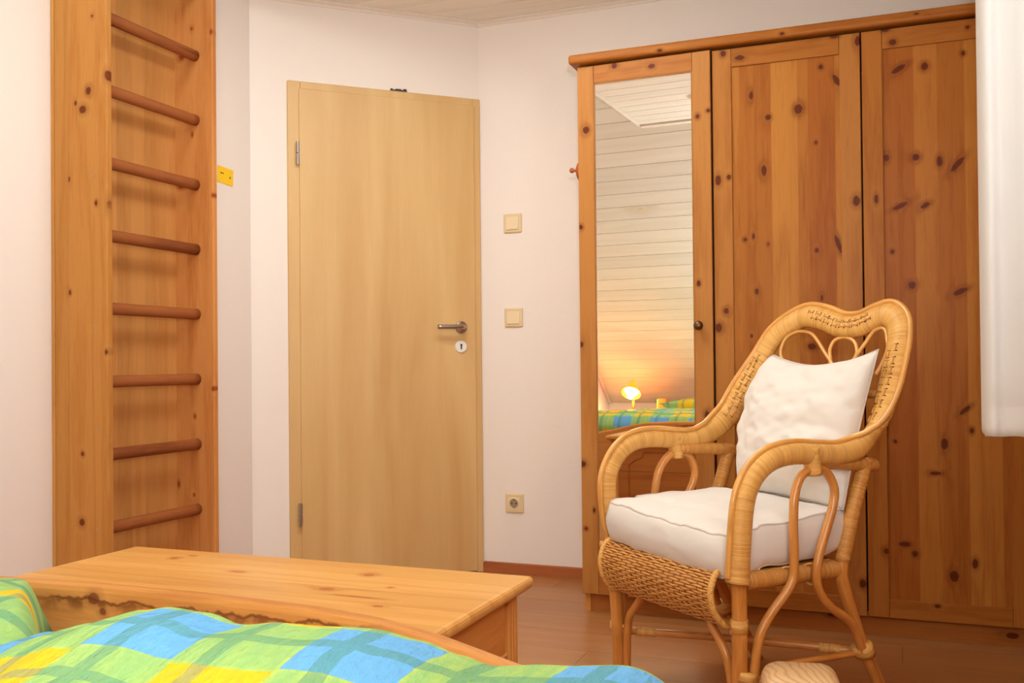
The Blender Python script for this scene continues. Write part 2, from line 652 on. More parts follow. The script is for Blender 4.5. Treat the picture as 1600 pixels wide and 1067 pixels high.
# little metal bracket lying on top of the door frame
t_ = thing('metal_clip', 'small dark metal clip lying on top of the beech door frame', 'clip',
           C + dS * -0.36 + dT * 0.0 + Vector((0, 0, 2.024)), 0)
bm = newbm()
box(bm, -0.395, -0.325, 0.001, 0.011, 2.024, 2.030, 0.001)
box(bm, -0.340, -0.325, 0.001, 0.011, 2.029, 2.036, 0.002)
box(bm, -0.395, -0.385, 0.001, 0.011, 2.029, 2.034, 0.002)
obj('clip_body', bm, M_dkmetal, t_, xf=MD)
bm = newbm(); sweep(bm, [(-0.372, 0.006, 2.0315), (-0.348, 0.006, 2.0315)], 0.003, segs=10)
obj('clip_pin', bm, M_black, t_, xf=MD)


# ---------------------------------------------------------------- switches and socket on the back wall
def wall_plate(name, label, cat, x, z, kind):
    t = thing(name, label, cat, (x, YB, z))
    bm = newbm()
    box(bm, x - 0.041, x + 0.041, YB - 0.009, YB, z - 0.041, z + 0.041, 0.006, 3,
        pred=lambda c: c.y < YB - 0.001)
    obj('cover_plate', bm, M_cream, t)
    if kind == 'switch':
        bm = newbm()
        box(bm, x - 0.028, x + 0.028, YB - 0.014, YB - 0.008, z - 0.028, z + 0.028, 0.003, 2,
            pred=lambda c: c.y < YB - 0.010)
        for v in bm.verts:
            if v.co.z > z and v.co.y < YB - 0.012:
                v.co.y += 0.003
        obj('rocker', bm, M_cream2, t)
    else:
        bm = newbm()
        box(bm, x - 0.027, x + 0.027, YB - 0.0105, YB - 0.008, z - 0.027, z + 0.027, 0.002)
        sweep(bm, [(x + 0.021 * math.cos(a * math.pi / 16), YB - 0.0115, z + 0.021 * math.sin(a * math.pi / 16))
                   for a in range(32)], 0.0022, segs=6, closed=True)
        f = obj('socket_insert', bm, M_cream2, t)
        bm = newbm(); disc(bm, (x, YB - 0.0108, z), (0, 1, 0), 0.0195, 0.001, 32)
        obj('socket_well', bm, plain('socket_well_plastic', (150, 132, 104), 0.5), f)
        for dx in (-0.0095, 0.0095):
            bm = newbm(); disc(bm, (x + dx, YB - 0.0112, z), (0, 1, 0), 0.003, 0.001, 14)
            obj('contact_hole', bm, M_black, f)
        for dz in (-0.0165, 0.0165):
            bm = newbm(); box(bm, x - 0.003, x + 0.003, YB - 0.0125, YB - 0.0105, z + dz - 0.002, z + dz + 0.002)
            obj('earth_clip', bm, M_dkmetal, f)
    return t


wall_plate('light_switch', 'upper cream square light switch on the white wall beside the wardrobe', 'switch', -1.501, 1.483, 'switch')
wall_plate('light_switch', 'lower cream square light switch, level with the door handle', 'switch', -1.500, 1.083, 'switch')
wall_plate('wall_socket', 'cream round wall socket low on the wall beside the wardrobe', 'socket', -1.504, 0.298, 'socket')

# ---------------------------------------------------------------- ladder niche
KN_near = [(-2.3198, 1.8186, 0.0114, 0.0198), (-2.4236, 1.7191, 0.0143, 0.0132), (-2.3992, 1.7764, 0.0114, 0.0132),
           (-2.453, 1.743, 0.0057, 0.0088), (-2.3146, 1.4081, 0.0114, 0.0264), (-2.481, 1.1314, 0.0057, 0.0088),
           (-2.3697, 1.414, 0.0057, 0.0088), (-2.4305, 0.6115, 0.0072, 0.0088), (-2.4345, 0.3918, 0.0114, 0.0132),
           (-2.3118, 0.6387, 0.0086, 0.011), (-2.3818, 2.0153, 0.0043, 0.0044), (-2.4815, 1.4986, 0.0043, 0.0088),
           (-2.3307, 0.9368, 0.0057, 0.0088)]
KN_far = [(-2.331, 2.1213, 0.0057, 0.011), (-2.4182, 2.1449, 0.0057, 0.0066), (-2.3269, 1.5179, 0.0057, 0.0066),
          (-2.4662, 2.0433, 0.0114, 0.011), (-2.4697, 1.5594, 0.0143, 0.0088), (-2.4182, 1.7509, 0.0043, 0.0088),
          (-2.4142, 0.7049, 0.0057, 0.0088), (-2.4193, 0.4136, 0.0057, 0.0066), (-2.4896, 0.4513, 0.0057, 0.011),
          (-2.3294, 0.8069, 0.0086, 0.0088)]
M_lad_near = pine('ladder_pine_near', (192, 133, 68), (174, 110, 47), 'z', KN_near, knotc=(84, 34, 14))
M_lad_far = pine('ladder_pine_far', (212, 144, 80), (190, 112, 54), 'z', KN_far, knotc=(120, 52, 22))
M_lad_back = pine('ladder_back_pine', (202, 142, 80), (184, 118, 58), 'z', cont=0.4)
M_rung = pine('rung_pine', (158, 92, 50), (118, 60, 30), 'y', cont=0.7)
lad = thing('loft_ladder', 'tall pine wall ladder with eight rungs in a boarded niche at left', 'ladder', (-2.42, 2.68, 0))
ZL = 2.95
bm = newbm(); box(bm, -2.484, -2.325, YLAD0, YLAD0 + 0.024, 0, ZL, 0.004, 2, pred=lambda c: c.x > -2.33)
obj('side_panel', bm, M_lad_near, lad, tint=1.0)
bm = newbm(); box(bm, -2.545, -2.485, YLAD0 + 0.001, YLAD0 + 0.024, 0, ZL, 0.0015)
obj('filler_board', bm, M_lad_near, lad, tint=(0.96, 0.98, 1.0))
bm = newbm(); box(bm, -2.559, -2.546, YLAD0 - 0.001, YLAD0 + 0.024, 0, ZL, 0.0015)
obj('filler_board', bm, M_lad_near, lad, tint=(1.12, 1.2, 1.32))
bm = newbm(); box(bm, -2.559, -2.325, 2.928, 2.951, 0, ZL, 0.004, 2, pred=lambda c: c.x > -2.33)
obj('side_panel', bm, M_lad_far, lad, tint=1.0)
yb = [YLAD0 + 0.024, 2.52, 2.575, 2.63, 2.70, 2.765, 2.82, 2.875, 2.928]
tb = [0.9, 0.98, 1.1, 0.96, 1.05, 0.97, 1.03, 1.08]
for i in range(len(yb) - 1):
    quad_box('back_board', M_lad_back, -2.515, -2.497, yb[i], yb[i + 1], 0, ZL,
             parent=lad, tint=(tb[i], tb[i], tb[i] * 0.98))
for i in range(10):
    z = 0.362 + i * 0.2398
    bm = newbm()
    n_ = 14
    pts = [(-2.402, YLAD0 + 0.024 + (2.928 - YLAD0 - 0.024) * k / n_, z) for k in range(n_ + 1)]
    sweep(bm, pts, 0.0185, 0.0205, segs=18)
    obj('rung', bm, M_rung, lad, smooth=True, tint=random.uniform(0.92, 1.08))
for (x, z) in ((-2.377, 1.50), (-2.372, 0.688), (-2.371, 0.372), (-2.377, 1.02)):
    bm = newbm(); disc(bm, (x, YLAD0 + 0.0005, z), (0, -1, 0), 0.0035, 0.0015, 12)
    obj('screw', bm, M_metal, lad)
# yellow note on the wall next to the ladder
t_ = thing('sticky_note', 'small yellow note with dark marks beside the far ladder panel', 'note', (-2.343, 3.03, 1.60))
bm = newbm()
NM = Matrix.Translation((0, 3.03, 1.605)) @ Matrix.Rotation(R(-3), 4, 'X') @ Matrix.Translation((0, -3.03, -1.605))
box(bm, -2.3435, -2.3415, 2.975, 3.066, 1.575, 1.637)
obj('paper', bm, M_yellow, t_, xf=NM)
bm = newbm()
box(bm, -2.3416, -2.3410, 2.99, 3.01, 1.611, 1.614)
obj('mark', bm, M_black, t_, xf=NM)
bm = newbm()
box(bm, -2.3416, -2.3410, 3.045, 3.050, 1.601, 1.608)
obj('mark', bm, M_black, t_, xf=NM)

# ---------------------------------------------------------------- wardrobe
YD = 3.335
K1 = [(-1.017, 1.721, 0.0126, 0.0137), (-1.04, 1.374, 0.0076, 0.0092), (-1.044, 0.954, 0.0101, 0.0115),
      (-1.042, 0.527, 0.0126, 0.0114), (-1.001, 0.364, 0.005, 0.0091), (-1.032, 0.297, 0.0075, 0.0068),
      (-0.775, 1.919, 0.0123, 0.0089), (-0.616, 1.726, 0.0072, 0.0088), (-0.579, 1.742, 0.0072, 0.0066),
      (-0.619, 1.156, 0.0072, 0.0109), (-0.595, 0.707, 0.0084, 0.0153), (-0.611, 0.676, 0.006, 0.0087),
      (-0.91, 1.938, 0.01, 0.0113)]
K2 = [(-0.529, 1.933, 0.0096, 0.0109), (-0.551, 1.504, 0.0096, 0.0174), (-0.515, 1.512, 0.0072, 0.0087),
      (-0.529, 1.059, 0.0095, 0.0108), (-0.555, 1.003, 0.012, 0.0152), (-0.474, 1.913, 0.0166, 0.0086),
      (-0.171, 1.945, 0.0138, 0.0063), (-0.099, 1.921, 0.0091, 0.0166), (-0.109, 1.403, 0.0114, 0.0166),
      (-0.105, 0.169, 0.0113, 0.0144), (-0.563, 0.725, 0.0072, 0.013)]
P2 = [(-0.439, 1.782, 0.0071, 0.0151), (-0.384, 1.703, 0.0094, 0.0107), (-0.287, 1.722, 0.014, 0.0169),
      (-0.214, 1.852, 0.0069, 0.0084), (-0.165, 1.802, 0.022, 0.009, -62), (-0.232, 1.605, 0.0046, 0.0063),
      (-0.4, 1.526, 0.0094, 0.0193), (-0.464, 1.298, 0.0071, 0.0065), (-0.437, 1.308, 0.0047, 0.0107),
      (-0.389, 1.279, 0.0035, 0.0043), (-0.234, 1.25, 0.0069, 0.0084), (-0.166, 1.267, 0.034, 0.008, -72),
      (-0.428, 1.122, 0.0071, 0.0107), (-0.447, 0.973, 0.0047, 0.0064), (-0.22, 1.094, 0.0046, 0.0105),
      (-0.252, 0.935, 0.0139, 0.0105), (-0.319, 0.242, 0.0093, 0.0106)]
K3 = [(0.007, 1.903, 0.0112, 0.0102), (0.224, 1.922, 0.0066, 0.006), (-0.015, 1.947, 0.0135, 0.0082),
      (0.115, 0.115, 0.0088, 0.006), (-0.049, 1.405, 0.0068, 0.0144), (-0.033, 0.278, 0.009, 0.0102)]
P3 = [(0.023, 1.817, 0.026, 0.009, 28), (0.1, 1.816, 0.0111, 0.0121), (0.211, 1.844, 0.0066, 0.008),
      (-0.017, 1.536, 0.009, 0.0123), (0.07, 1.53, 0.0111, 0.0122), (0.139, 1.512, 0.0088, 0.0161),
      (0.190, 1.498, 0.030, 0.009, 48), (0.023, 1.379, 0.025, 0.008, 26), (0.096, 1.376, 0.016, 0.008, 30),
      (-0.003, 1.234, 0.0067, 0.0082), (0.054, 1.125, 0.0112, 0.0122), (0.194, 1.1, 0.024, 0.009, 25),
      (0.201, 0.729, 0.021, 0.007, 40), (0.142, 0.623, 0.011, 0.018), (0.22, 0.666, 0.0065, 0.0099),
      (0.115, 0.53, 0.0177, 0.006), (-0.002, 0.628, 0.0056, 0.0061), (0.022, 0.302, 0.0179, 0.0081),
      (0.052, 0.273, 0.0089, 0.0101), (0.164, 0.21, 0.0132, 0.018), (0.224, 0.254, 0.0087, 0.0158)]
WL, WD = (172, 107, 43), (146, 79, 27)
M_w1z = pine('wardrobe_frame_one', (182, 122, 62), (160, 98, 44), 'z', K1)
M_w1x = pine('wardrobe_rail_one', (178, 114, 54), (156, 90, 38), 'x', K1)
M_w2z = pine('wardrobe_frame_two', (178, 116, 54), (154, 90, 36), 'z', K2)
M_w2x = pine('wardrobe_rail_two', WL, WD, 'x', K2)
M_w3z = pine('wardrobe_frame_three', WL, WD, 'z', K3)
M_w3x = pine('wardrobe_rail_three', WL, WD, 'x', K3)
M_p2 = pine('wardrobe_panel_two', WL, WD, 'z', P2)
M_p3 = pine('wardrobe_panel_three', WL, WD, 'z', P3)
M_wx = pine('wardrobe_top_pine', WL, WD, 'x', [(-0.741, 1.964, 0.009, 0.005), (-0.332, 1.967, 0.008, 0.005),
                                               (0.077, 1.975, 0.008, 0.004)])
M_wpl = pine('wardrobe_plinth_pine', (176, 108, 50), (150, 82, 36), 'x',
             [(0.327, 0.035, 0.0194, 0.0098), (-0.201, 0.056, 0.016, 0.0083)])
ward = thing('wardrobe', 'large knotty pine wardrobe with a mirrored left door', 'wardrobe', (-0.33, 3.58, 0))
XW0, XW1 = -1.045, 0.405
bm = newbm()
box(bm, XW0, XW0 + 0.02, YD + 0.022, YB - 0.012, 0, 1.955)
box(bm, XW1 - 0.02, XW1, YD + 0.022, YB - 0.012, 0, 1.955)
box(bm, XW0, XW1, YB - 0.02, YB - 0.012, 0.06, 1.955)
box(bm, XW0 + 0.02, XW1 - 0.02, YD + 0.03, YB - 0.02, 0.055, 0.075)
obj('carcass', bm, M_pine_z, ward)
bm = newbm(); box(bm, -1.075, 0.43, YD - 0.028, YB - 0.008, 1.955, 1.989, 0.010, 3,
                  pred=lambda c: c.y < YD - 0.02 or c.x < -1.07)
obj('cornice', bm, M_wx, ward)
bm = newbm(); box(bm, XW0 + 0.02, XW1 - 0.02, YD + 0.028, YD + 0.046, 0.0, 0.058)
obj('plinth', bm, M_wpl, ward)


def door(x0, x1, xs0, xs1, mz, mx, boards, mp, xf=None, mirror=False, lab=None):
    z0, z1, zr0, zr1 = 0.066, 1.948, 0.125, 1.885
    bm = newbm()
    box(bm, x0, x1, YD + 0.012, YD + 0.021, z0, z1)
    d = obj('wardrobe_door', bm, M_gap, ward, xf=xf)
    if lab:
        d['label'] = lab
    for a, b in ((x0, xs0), (xs1, x1)):
        bm = newbm(); box(bm, a, b, YD, YD + 0.014, z0, z1, 0.0022, 2, pred=lambda c: c.y < YD + 0.001)
        o = obj('stile', bm, mz, d, xf=xf)
    for a, b in ((z0, zr0), (zr1, z1)):
        bm = newbm(); box(bm, xs0 + 0.0006, xs1 - 0.0006, YD + 0.0006, YD + 0.014, a, b, 0.0018, 2,
                          pred=lambda c: c.y < YD + 0.001)
        obj('rail', bm, mx, d, xf=xf, tint=(0.97, 0.95, 0.93))
    if mirror:
        bm = newbm()
        box(bm, xs0 + 0.0005, xs1 - 0.0005, YD + 0.004, YD + 0.011, zr0 + 0.0005, zr1 - 0.0005)
        obj('mirror_pane', bm, M_mirror, d, xf=xf)
        bm = newbm()
        for a, b, c_, e in ((xs0, xs0 + 0.004, zr0, zr1), (xs1 - 0.004, xs1, zr0, zr1),
                            (xs0, xs1, zr0, zr0 + 0.004), (xs0, xs1, zr1 - 0.004, zr1)):
            box(bm, a, b, YD + 0.0015, YD + 0.005, c_, e)
        obj('glazing_bead', bm, mz, d, xf=xf, tint=(0.8, 0.76, 0.72))
    else:
        for i in range(len(boards) - 1):
            k = boards_t[(i * 5 + int(x0 * 100)) % len(boards_t)]
            a, b = boards[i], boards[i + 1]
            bm = newbm()
            box(bm, a, b, YD + 0.0065 + 0.0002 * (i % 2), YD + 0.0125, zr0 - 0.002, zr1 + 0.002)
            obj('board', bm, mp, d, xf=xf, tint=k)
    return d


boards_t = [(1.16, 1.28, 1.42), (0.9, 0.78, 0.7), (1.1, 1.14, 1.2), (0.95, 0.9, 0.85), (1.2, 1.36, 1.5),
            (1.0, 1.0, 1.0), (0.9, 0.78, 0.7), (1.08, 1.12, 1.15), (0.95, 0.9, 0.84)]
piv = Vector((-1.048, YD + 0.01, 0))
X1 = Matrix.Translation(piv) @ Matrix.Rotation(R(-1.6), 4, 'Z') @ Matrix.Translation(-piv)
d1 = door(-1.048, -0.572, -0.988, -0.634, M_w1z, M_w1x, None, None, X1, True, 'wardrobe door with a tall mirror, slightly ajar')
bm = newbm()
lathe(bm, [(0.0115, -0.006), (0.0115, 0), (0.006, 0.003), (0.0055, 0.012), (0.010, 0.016), (0.0155, 0.023), (0.0165, 0.030),
           (0.0135, 0.037), (0.006, 0.041)], (-0.616, YD + 0.001, 1.011), axis=(0, -1, 0))
obj('door_knob', bm, M_brass, d1, smooth=True, xf=X1)
d2 = door(-0.568, -0.093, -0.504, -0.156, M_w2z, M_w2x,
          [-0.504, -0.478, -0.430, -0.375, -0.318, -0.290, -0.256, -0.217, -0.172, -0.156], M_p2)
d3 = door(-0.088, 0.390, -0.026, 0.328, M_w3z, M_w3x,
          [-0.026, 0.016, 0.066, 0.090, 0.134, 0.178, 0.212, 0.268, 0.305, 0.328], M_p3)
for xk, d in ((-0.125, d2), (0.355, d3)):
    pass
# coat peg on the wardrobe's left side
t_ = thing('coat_peg', 'small turned wooden coat peg on the left side of the wardrobe', 'peg', (-1.048, 3.376, 1.585))
bm = newbm()
lathe(bm, [(0.034, 0), (0.036, 0.008), (0.034, 0.014), (0.026, 0.019), (0.012, 0.021)], (XW0 - 0.0035, 3.392, 1.585), axis=(-1, 0, 0))
obj('rosette', bm, M_peg, t_, smooth=False)
bm = newbm()
lathe(bm, [(0.007, 0.008), (0.0055, 0.026), (0.0055, 0.036), (0.0095, 0.040), (0.0095, 0.047), (0.005, 0.051)],
      (XW0, 3.385, 1.587), axis=(-1, 0, 0.08))
obj('peg', bm, M_peg, t_, smooth=True, tint=1)

# ---------------------------------------------------------------- ceiling lamp (seen in the mirror)
t_ = thing('ceiling_lamp', 'round white glass lamp on the boarded ceiling, seen only in the mirror', 'lamp', (-1.035, 1.24, ZC))
bm = newbm(); lathe(bm, [(0.06, 0), (0.06, -0.012), (0.05, -0.018)], (-1.035, 1.24, ZC - 0.008))
obj('ceiling_mount', bm, M_trimw, t_)
s = NT('lamp_glass')
s.b.inputs['Emission Color'].default_value = (1.0, 0.82, 0.6, 1)
s.b.inputs['Emission Strength'].default_value = 1.0
M_lampglass = s.base(lin((240, 220, 190)), 0.3)
bm = newbm(); lathe(bm, [(0.05, 0), (0.068, -0.02), (0.07, -0.04), (0.055, -0.065), (0.02, -0.078)], (-1.035, 1.24, ZC - 0.02))
obj('glass_shade', bm, M_lampglass, t_, smooth=True)

# ---------------------------------------------------------------- blanket chest
KL = [(-1.3641, 1.589, 0.0091, 0.009), (-1.3446, 1.6234, 0.0104, 0.005), (-1.1586, 1.5245, 0.0176, 0.0058),
      (-0.9224, 1.4569, 0.0156, 0.010), (-0.9085, 1.5808, 0.0117, 0.011), (-0.8215, 1.502, 0.0052, 0.0052),
      (-0.8459, 1.4245, 0.039, 0.004), (-0.7782, 1.3798, 0.0104, 0.0058)]
M_lid = pine('chest_lid_pine', (214, 158, 88), (196, 132, 66), 'x', KL, face='xy', knotc=(140, 72, 36), rough=0.36)
M_chx = pine('chest_pine_x', (190, 122, 60), (166, 94, 42), 'x', rand_knots=1.8)
M_chy = pine('chest_pine_y', (208, 142, 74), (186, 114, 52), 'y', [(1.50, 0.325, 0.006, 0.014), (1.49, 0.29, 0.004, 0.008)], face='yz')
M_chz = pine('chest_pine_z', (214, 150, 80), (192, 122, 58), 'z')
CX0, CX1, CY0, CY1, CZ = -1.540, -0.618, 1.212, 1.675, 0.50
chest = thing('blanket_chest', 'low pine blanket chest with a flat lid at the foot of the bed', 'chest',
              ((CX0 + CX1) / 2, (CY0 + CY1) / 2, 0))
bx0, bx1, by0, by1, bz = CX0 + 0.022, CX1 - 0.024, CY0 + 0.02, CY1 - 0.024, CZ - 0.026
bm = newbm(); box(bm, bx0 + 0.02, bx1 - 0.02, by0 + 0.02, by1 - 0.02, 0.02, bz - 0.001)
body = obj('chest_body', bm, M_gap, chest)
for sx in (0, 1):
    for sy in (0, 1):
        x = bx0 if sx == 0 else bx1 - 0.042
        y = by0 if sy == 0 else by1 - 0.042
        bm = newbm(); box(bm, x, x + 0.042, y, y + 0.042, 0, bz, 0.004, 2)
        obj('corner_post', bm, M_chz, chest)
        if sx == 1 and sy == 1:
            for dy in (0.012, 0.024):
                bm = newbm(); box(bm, bx1 - 0.001, bx1 + 0.0015, y + dy, y + dy + 0.004, 0.02, bz - 0.01, 0.0007)
                obj('bead_moulding', bm, M_chz, chest, tint=1.1)
for sx in (0, 1):       # end panels
    x0 = bx0 + 0.008 if sx == 0 else bx1 - 0.022
    for a, b in ((0.02, 0.17), (0.171, 0.335), (0.336, bz)):
        bm = newbm(); box(bm, x0, x0 + 0.014, by0 + 0.042, by1 - 0.042, a, b - 0.0008, 0.0015)
        obj('end_board', bm, M_chy, chest, tint=random.uniform(0.94, 1.05))
    xr0 = x0 + 0.014 if sx else x0 - 0.005
    for a, b, c_, e in ((by0 + 0.042, by1 - 0.042, 0.375 - 0.008, 0.375),):
        bm = newbm(); box(bm, xr0, xr0 + 0.005, a, b, c_, e, 0.002)
        obj('bead_moulding', bm, M_chy, chest, tint=1.08)
# long front towards the wardrobe, with a routed ogee-cornered outline; and the side by the bed
for sy in (0, 1):
    y0 = by0 + 0.006 if sy == 0 else by1 - 0.020
    for a, b in ((0.02, 0.16), (0.161, 0.31), (0.311, bz)):
        bm = newbm(); box(bm, bx0 + 0.042, bx1 - 0.042, y0, y0 + 0.014, a, b - 0.0008, 0.001)
        obj('front_board', bm, M_chx, chest, tint=random.uniform(0.86, 0.98))
yo = by1 - 0.006 + 0.0003
xa, xb, za, zb = bx0 + 0.10, bx1 - 0.10, 0.10, bz - 0.06
q = 0.05
ogee = [(xa + q * 1.6, zb), ((xa + xb) / 2, zb), (xb - q * 1.6, zb), (xb - q * 1.5, zb - q * 0.5), (xb - q * 0.6, zb - q * 0.9),
        (xb, zb - q * 1.4), (xb, (za + zb) / 2), (xb, za), ((xa + xb) / 2, za), (xa, za), (xa, (za + zb) / 2),
        (xa, zb - q * 1.4), (xa + q * 0.6, zb - q * 0.9), (xa + q * 1.5, zb - q * 0.5)]
bm = newbm(); sweep(bm, [(x, yo, z) for x, z in ogee], 0.004, 0.0025, refs=[(0, 1, 0)] * len(ogee), segs=6, closed=True)
obj('routed_moulding', bm, M_chx, chest, tint=(0.72, 0.6, 0.5))
lid = thing('lid', '', '', (0, 0, 0)) if False else None
bm = newbm(); box(bm, CX0 + 0.012, CX1 - 0.012, CY0 + 0.012, CY1 - 0.012, bz, bz + 0.004)
lid = obj('lid', bm, M_chx, chest)
ys = [CY0, 1.300, 1.388, 1.476, 1.575, CY1]
lt = [(0.93, 0.90, 0.84), (1.04, 1.05, 1.04), (0.96, 0.93, 0.88), (1.05, 1.07, 1.09), (0.98, 0.96, 0.92)]
for i in range(5):
    bm = newbm()
    e = []
    box(bm, CX0, CX1, ys[i] + (0.0002 if i else 0), ys[i + 1] - (0.0002 if i < 4 else 0), bz + 0.004, CZ, 0.009, 3,
        pred=lambda c, i=i: (c.x < CX0 + 1e-4 or c.x > CX1 - 1e-4 or (i == 0 and c.y < CY0 + 1e-4) or (i == 4 and c.y > CY1 - 1e-4))
        and not ((abs(c.y - ys[i]) < 4e-4 and i > 0) or (abs(c.y - ys[i + 1]) < 4e-4 and i < 4)))
    obj('board', bm, M_lid, lid, tint=lt[i])

# ---------------------------------------------------------------- bed
KF = [(-1.148, 0.533, 0.011, 0.009), (-1.13, 0.515, 0.007, 0.006)]
BX0, BX1, BY1 = -1.92, -0.20, 1.19
bed = thing('bed', 'pine double bed with a curved footboard', 'bed', (-1.06, 0.1, 0))
us = [0, 0.1, 0.2, 0.3, 0.4, 0.49, 0.6, 0.7, 0.78, 0.86]
zs = [0.553, 0.553, 0.551, 0.548, 0.541, 0.526, 0.499, 0.481, 0.473, 0.472]


def foot_z(x):
    u_ = abs(x + 1.06)
    for i in range(len(us) - 1):
        if u_ <= us[i + 1]:
            t = (u_ - us[i]) / (us[i + 1] - us[i])
            t = max(0, min(1, t))
            return zs[i] + (zs[i + 1] - zs[i]) * t
    return zs[-1]


M_foot = pine('footboard_pine', (202, 138, 72), (174, 106, 50), 'x', KF, knotc=(96, 50, 30), ring=6)


def bark_streak(m):
    # dark wavy inclusion in the board just below its upper edge
    nt_ = m.node_tree
    s = NT.__new__(NT); s.m = m; s.t = nt_; s.b = nt_.nodes['Principled BSDF']
    tc = s.tc()
    sep = s.n('ShaderNodeSeparateXYZ')
    s.link(tc, sep.inputs[0])
    wv = s.noise(s.vec('MULTIPLY', tc, (1, 0, 0.6)), 22, 3, 0.6)
    zc = s.math('SUBTRACT', s.math('ADD', sep.outputs[2], s.math('MULTIPLY', s.math('SUBTRACT', wv, 0.5), 0.030)), 0.530)
    line = s.rng(s.math('ABSOLUTE', zc), 0.0010, 0.0038, 0.85, 0.0)
    pt = s.noise(s.vec('MULTIPLY', tc, (1, 0, 1)), 34, 2, 0.5)
    below = s.math('MULTIPLY', s.math('MULTIPLY', s.rng(zc, -0.026, -0.004, 0.0, 0.8), s.rng(zc, 0.0, 0.002, 1.0, 0.0)), s.rng(pt, 0.42, 0.58, 0.25, 1.0))
    f = s.math('MAXIMUM', line, below)
    inx = s.math('MULTIPLY', s.rng(sep.outputs[0], -1.30, -1.22, 0, 1), s.rng(sep.outputs[0], -0.72, -0.62, 1, 0))
    f = s.math('MULTIPLY', f, inx)
    src = s.b.inputs['Base Color'].links[0].from_socket
    s.link(s.mix(f, src, lin((104, 52, 22))), s.b.inputs['Base Color'])


bark_streak(M_foot)
bm = newbm()
N = 86
rows = []
T = 0.032
for i in range(N + 1):
    x = BX0 + (BX1 - BX0) * i / N
    zt = foot_z(x)
    prof = [(BY1 - T, 0.12), (BY1 - T, zt - 0.010), (BY1 - T + 0.003, zt - 0.003), (BY1 - T + 0.010, zt), (BY1 - 0.010, zt),
            (BY1 - 0.003, zt - 0.003), (BY1, zt - 0.010), (BY1, 0.12)]
    rows.append([bm.verts.new((x, y, z)) for y, z in prof])
for a, b in zip(rows, rows[1:]):
    for k in range(8):
        bm.faces.new((a[k], a[(k + 1) % 8], b[(k + 1) % 8], b[k]))
bm.faces.new(rows[0]); bm.faces.new(rows[-1][::-1])
obj('footboard', bm, M_foot, bed)
for x in (BX0 + 0.0, BX1 - 0.045):
    bm = newbm(); box(bm, x, x + 0.045, BY1 - 0.075, BY1 - T - 0.001, 0, 0.40, 0.005, 2)
    obj('leg', bm, M_chz, bed)
for x in (BX0, BX1 - 0.028):
    bm = newbm(); box(bm, x, x + 0.028, -0.86, BY1 - 0.076, 0.2, 0.40, 0.004, 2)
    obj('side_rail', bm, M_chy, bed)
for x in (-1.995, -0.205):
    bm = newbm(); box(bm, x, x + 0.08, -0.95, -0.87, 0, 0.60, 0.010, 3)
    obj('bed_post', bm, M_chz, bed, tint=(1.1, 0.95, 0.75))
bm = newbm(); box(bm, -1.915, -0.205, -0.93, -0.89, 0.2, 0.57, 0.006, 2)
obj('headboard', bm, M_chx, bed)
M_sheet = wall_mat('white_sheet', (236, 232, 226), 0.85)
bm = newbm(); box(bm, BX0 + 0.04, BX1 - 0.04, -0.86, BY1 - T - 0.012, 0.24, 0.47, 0.04, 4)
tag(obj('mattress', bm, M_sheet, smooth=True, loc=(-1.06, 0.1, 0.24)), 'white mattress under the checked duvets', 'mattress')


# ---- checked bedding
def plaid_mat(name, ox, oy, per=0.225):
    s = NT(name)
    tc = s.tc()
    wn = s.noise(tc, 26, 2)
    sep = s.n('ShaderNodeSeparateXYZ')
    s.link(tc, sep.inputs[0])
    wob = s.math('MULTIPLY', s.math('SUBTRACT', wn, 0.5), 0.012)
    u_ = s.math('FRACT', s.math('DIVIDE', s.math('ADD', s.math('ADD', sep.outputs[0], ox), wob), per))
    v_ = s.math('FRACT', s.math('DIVIDE', s.math('ADD', s.math('ADD', sep.outputs[1], oy), wob), per))

    def band(x, a, b):
        return s.math('MULTIPLY', s.math('GREATER_THAN', x, a), s.math('LESS_THAN', x, b))
    yu, yv = band(u_, 0.0, 0.48), band(v_, 0.0, 0.48)
    bu, bv = band(u_, 0.50, 0.98), band(v_, 0.50, 0.98)
    du = s.math('MAXIMUM', band(u_, 0.12, 0.20), band(u_, 0.62, 0.70))
    dv = s.math('MAXIMUM', band(v_, 0.22, 0.30), band(v_, 0.72, 0.80))
    streak = s.noise(s.vec('MULTIPLY', tc, (1, 0.12, 1)), 70, 2)
    lime = s.mix(s.rng(streak, 0.40, 0.68, 0, 1), lin((156, 198, 118)), lin((188, 212, 104)))
    c = s.mix(s.math('MULTIPLY', s.math('MAXIMUM', s.math('MULTIPLY', yu, bv), s.math('MULTIPLY', bu, yv)), 0.5),
              lime, lin((146, 194, 122)))
    c = s.mix(s.math('MULTIPLY', yu, yv), c, lin((240, 196, 36)))
    c = s.mix(s.math('MULTIPLY', bu, bv), c, lin((108, 176, 232)))
    c = s.mix(s.math('MULTIPLY', s.math('MAXIMUM', du, dv), 0.55), c, lin((84, 146, 124)))
    pk = s.noise(s.vec('MULTIPLY', tc, (1, 0.45, 1)), 130, 2, 0.6)
    c = s.mix(s.rng(pk, 0.35, 0.7, 0.14, 0), c, lin((70, 110, 70)))
    s.bump(pk, 0.9, 0.005)
    return s.base(c, 0.85, 0, 0.2)


M_plaid = plaid_mat('checked_seersucker', 1.51, 0.216)
M_plaid2 = plaid_mat('checked_seersucker_left', 1.57, 0.10)


def lerp_tab(tab, x):
    if x <= tab[0][0]:
        return tab[0][1]
    for (a, va), (b, vb) in zip(tab, tab[1:]):
        if x <= b:
            t = (x - a) / (b - a)
            t = t * t * (3 - 2 * t)
            return va + (vb - va) * t
    return tab[-1][1]


